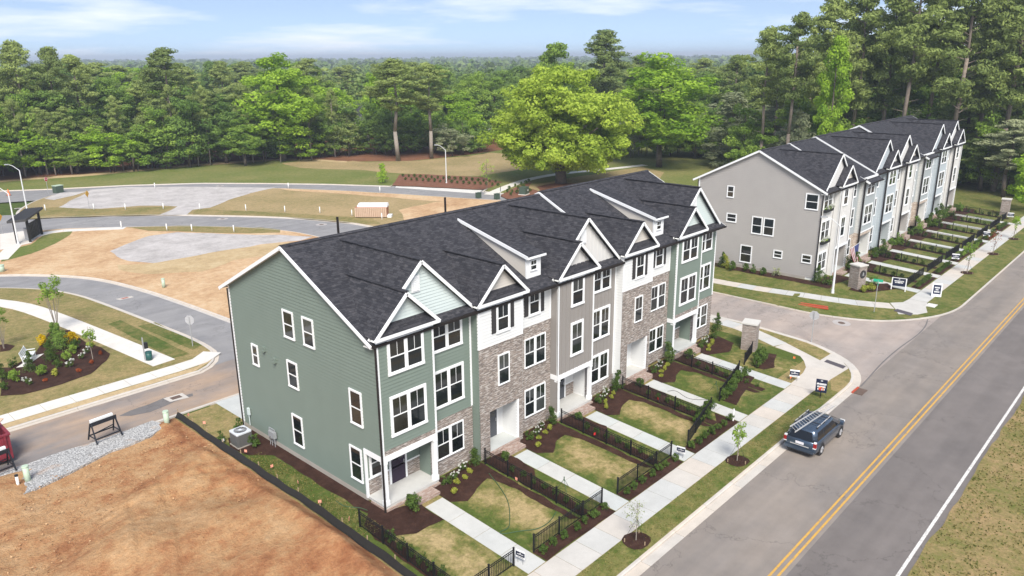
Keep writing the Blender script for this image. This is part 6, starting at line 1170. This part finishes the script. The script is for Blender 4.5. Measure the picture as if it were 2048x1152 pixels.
for sx in (wr[0]-cx, wf[0]-cx):
    for sy in (-1, 1):
        w = MB().cyl((sx, sy*.78, .335), (sx, sy*.98, .335), .335, n=22).build('wheel', 'rubber', van); MB().cyl((sx, sy*.978, .335), (sx, sy*.995, .335), .215, .19, n=16).build('rim', 'alloy', w); MB().cyl((sx, sy*.60, .36), (sx, sy*.974, .36), .40, n=22).build('wheel_arch', 'van_trim', van)
        for i in range(5): a = i*1.2566; MB().bar((sx, sy*1.0, .335), (sx+.2*math.cos(a), sy*1.0, .335+.2*math.sin(a)), .02, .05).build('spoke', 'alloy', w)
for sy in (-1, 1):
    l = MB().box(-2.45, sy*.80, .76, -2.30, sy*.962, 1.02).build('tail_light', 'tail_red', van); MB().box(-2.43, sy*.80, 1.02, -2.30, sy*.945, 1.10).build('lens', 'lamp_clear', l); MB().box(-2.455, sy*.78, .70, -2.32, sy*.955, .755).build('lens', 'lamp_clear', l)
    MB().box(1.10, sy*.97, 1.00, 1.34, sy*1.17, 1.17).build('mirror', 'van_paint', van); MB().bar((-1.75, sy*.66, 1.77), (.25, sy*.66, 1.77), .035, .035).build('roof_rail', 'aluminium', van)
    for q in (-1.7, -.75, .2): MB().box(q-.07, sy*.66-.03, 1.64, q+.07, sy*.66+.03, 1.77).build('rail_foot', 'van_trim', van)
    for q in (-.35, .6): MB().box(q, sy*.972, .86, q+.22, sy*.985, .90).build('door_handle', 'van_paint', van)
    MB().box(-1.9, sy*.970, .78, .9, sy*.974, .80).build('door_rail', 'van_trim', van); MB().box(2.18, sy*.55, .62, 2.44, sy*.84, .76).build('headlight', 'lamp_clear', van)
for q in (-1.3, -.2): MB().bar((q, -.68, 1.80), (q, .68, 1.80), .05, .03).build('crossbar', 'van_trim', van)
MB().box(-2.50, -.86, .36, -2.38, .86, .56).build('bumper', 'van_paint', van); MB().box(-2.475, -.24, .76, -2.44, .24, .90).build('licence_plate', 'plate', van); MB().box(-2.472, -.55, .66, -2.43, .55, .70).build('trim_strip', 'aluminium', van); MB().box(-2.45, -.7, .24, -2.2, .7, .36).build('valance', 'van_trim', van)
def ptz(px, py, z): d = ray(px, py); k = (z-CAMH)/d[2]; return Vector((d[0]*k, d[1]*k, z))
zl = wr[2]+1.87; a1, b1_ = ptz(1580, 853, zl), ptz(1658, 806, zl+.02); a2, b2_ = ptz(1590, 864, zl), ptz(1669, 812, zl+.02)
lad = thing('ladder', 'long aluminium ladder lying on the minivan roof rack', 'ladder', tuple(a1)); L0 = a1.copy()
for p, q in ((a1, b1_), (a2, b2_)): MB().bar(p-L0, q-L0, .03, .08).build('rail', 'aluminium', lad)
for i in range(17): s = (i+.5)/17; MB().cyl(a1.lerp(b1_, s)-L0, a2.lerp(b2_, s)-L0, .014, n=6).build('rung', 'aluminium', lad)
# ------------------------------------------------------------------ houses glimpsed beyond the woods
def house(px, d, w, h, label, wallm='siding_white', rz=0., roofm='shingle', dp=9.):
    x, y = at_dist(px, d); t = thing('house', label, 'house', (x, y, 0), rz); MB().box(-w/2, -dp/2, 0, w/2, dp/2, h).build('wall', wallm, t); r = MB().slab([(-w/2-.4, -dp/2-.5, h-.1), (w/2+.4, -dp/2-.5, h-.1), (w/2+.4, 0, h+3.4), (-w/2-.4, 0, h+3.4)], .25).slab([(-w/2-.4, dp/2+.5, h-.1), (-w/2-.4, 0, h+3.4), (w/2+.4, 0, h+3.4), (w/2+.4, dp/2+.5, h-.1)], .25).build('roof', roofm, t)
    MB().add([(-2.2, -dp/2-.6, h), (2.2, -dp/2-.6, h), (0, -dp/2-.6, h+2.6), (-2.2, 0, h), (2.2, 0, h), (0, 0, h+2.6)], [(0,1,2), (0,2,5,3), (1,4,5,2)]).build('gable', wallm, t)
    for i in range(3):
        for zz in (1.0, 4.0):
            q = MB().box(-w*.36+i*w*.3, -dp/2-.06, zz, -w*.36+i*w*.3+1.1, -dp/2, zz+1.5).build('window', 'trim', t); MB().box(-w*.36+i*w*.3+.1, -dp/2-.08, zz+.1, -w*.36+i*w*.3+1.0, -dp/2-.06, zz+1.4).build('pane', 'glass', q)
for a in ((172, 255, 13, 7.5, 'grey roofed white house behind the left woods'), (278, 258, 11, 8.0, 'white gabled house glimpsed between the left pines'), (703, 226, 9, 7., 'grey house glimpsed left of the bare pines'), (803, 222, 9, 6.5, 'white house glimpsed behind the bare pines'), (992, 226, 9, 7., 'brown roofed house glimpsed left of the oak')): house(*a, wallm='siding_offwhite', rz=YAW-1.57+random.uniform(-.3, .3), roofm='shingle' if a[0] != 1000 else 'lumber_end')
# ------------------------------------------------------------------ the air
hz = NT('haze_air'); hz.n.remove(hz.b); pv = hz.n.new('ShaderNodeVolumePrincipled'); pv.inputs['Color'].default_value = (.80, .88, 1, 1); pv.inputs['Density'].default_value = .0004; pv.inputs['Anisotropy'].default_value = .2; hz.l.new(pv.outputs[0], hz.out.inputs['Volume'])
HZ = MB().box(-1480, -1480, -1.6, 5980, 5980, 48).build('haze', 'haze_air'); stuff(HZ)
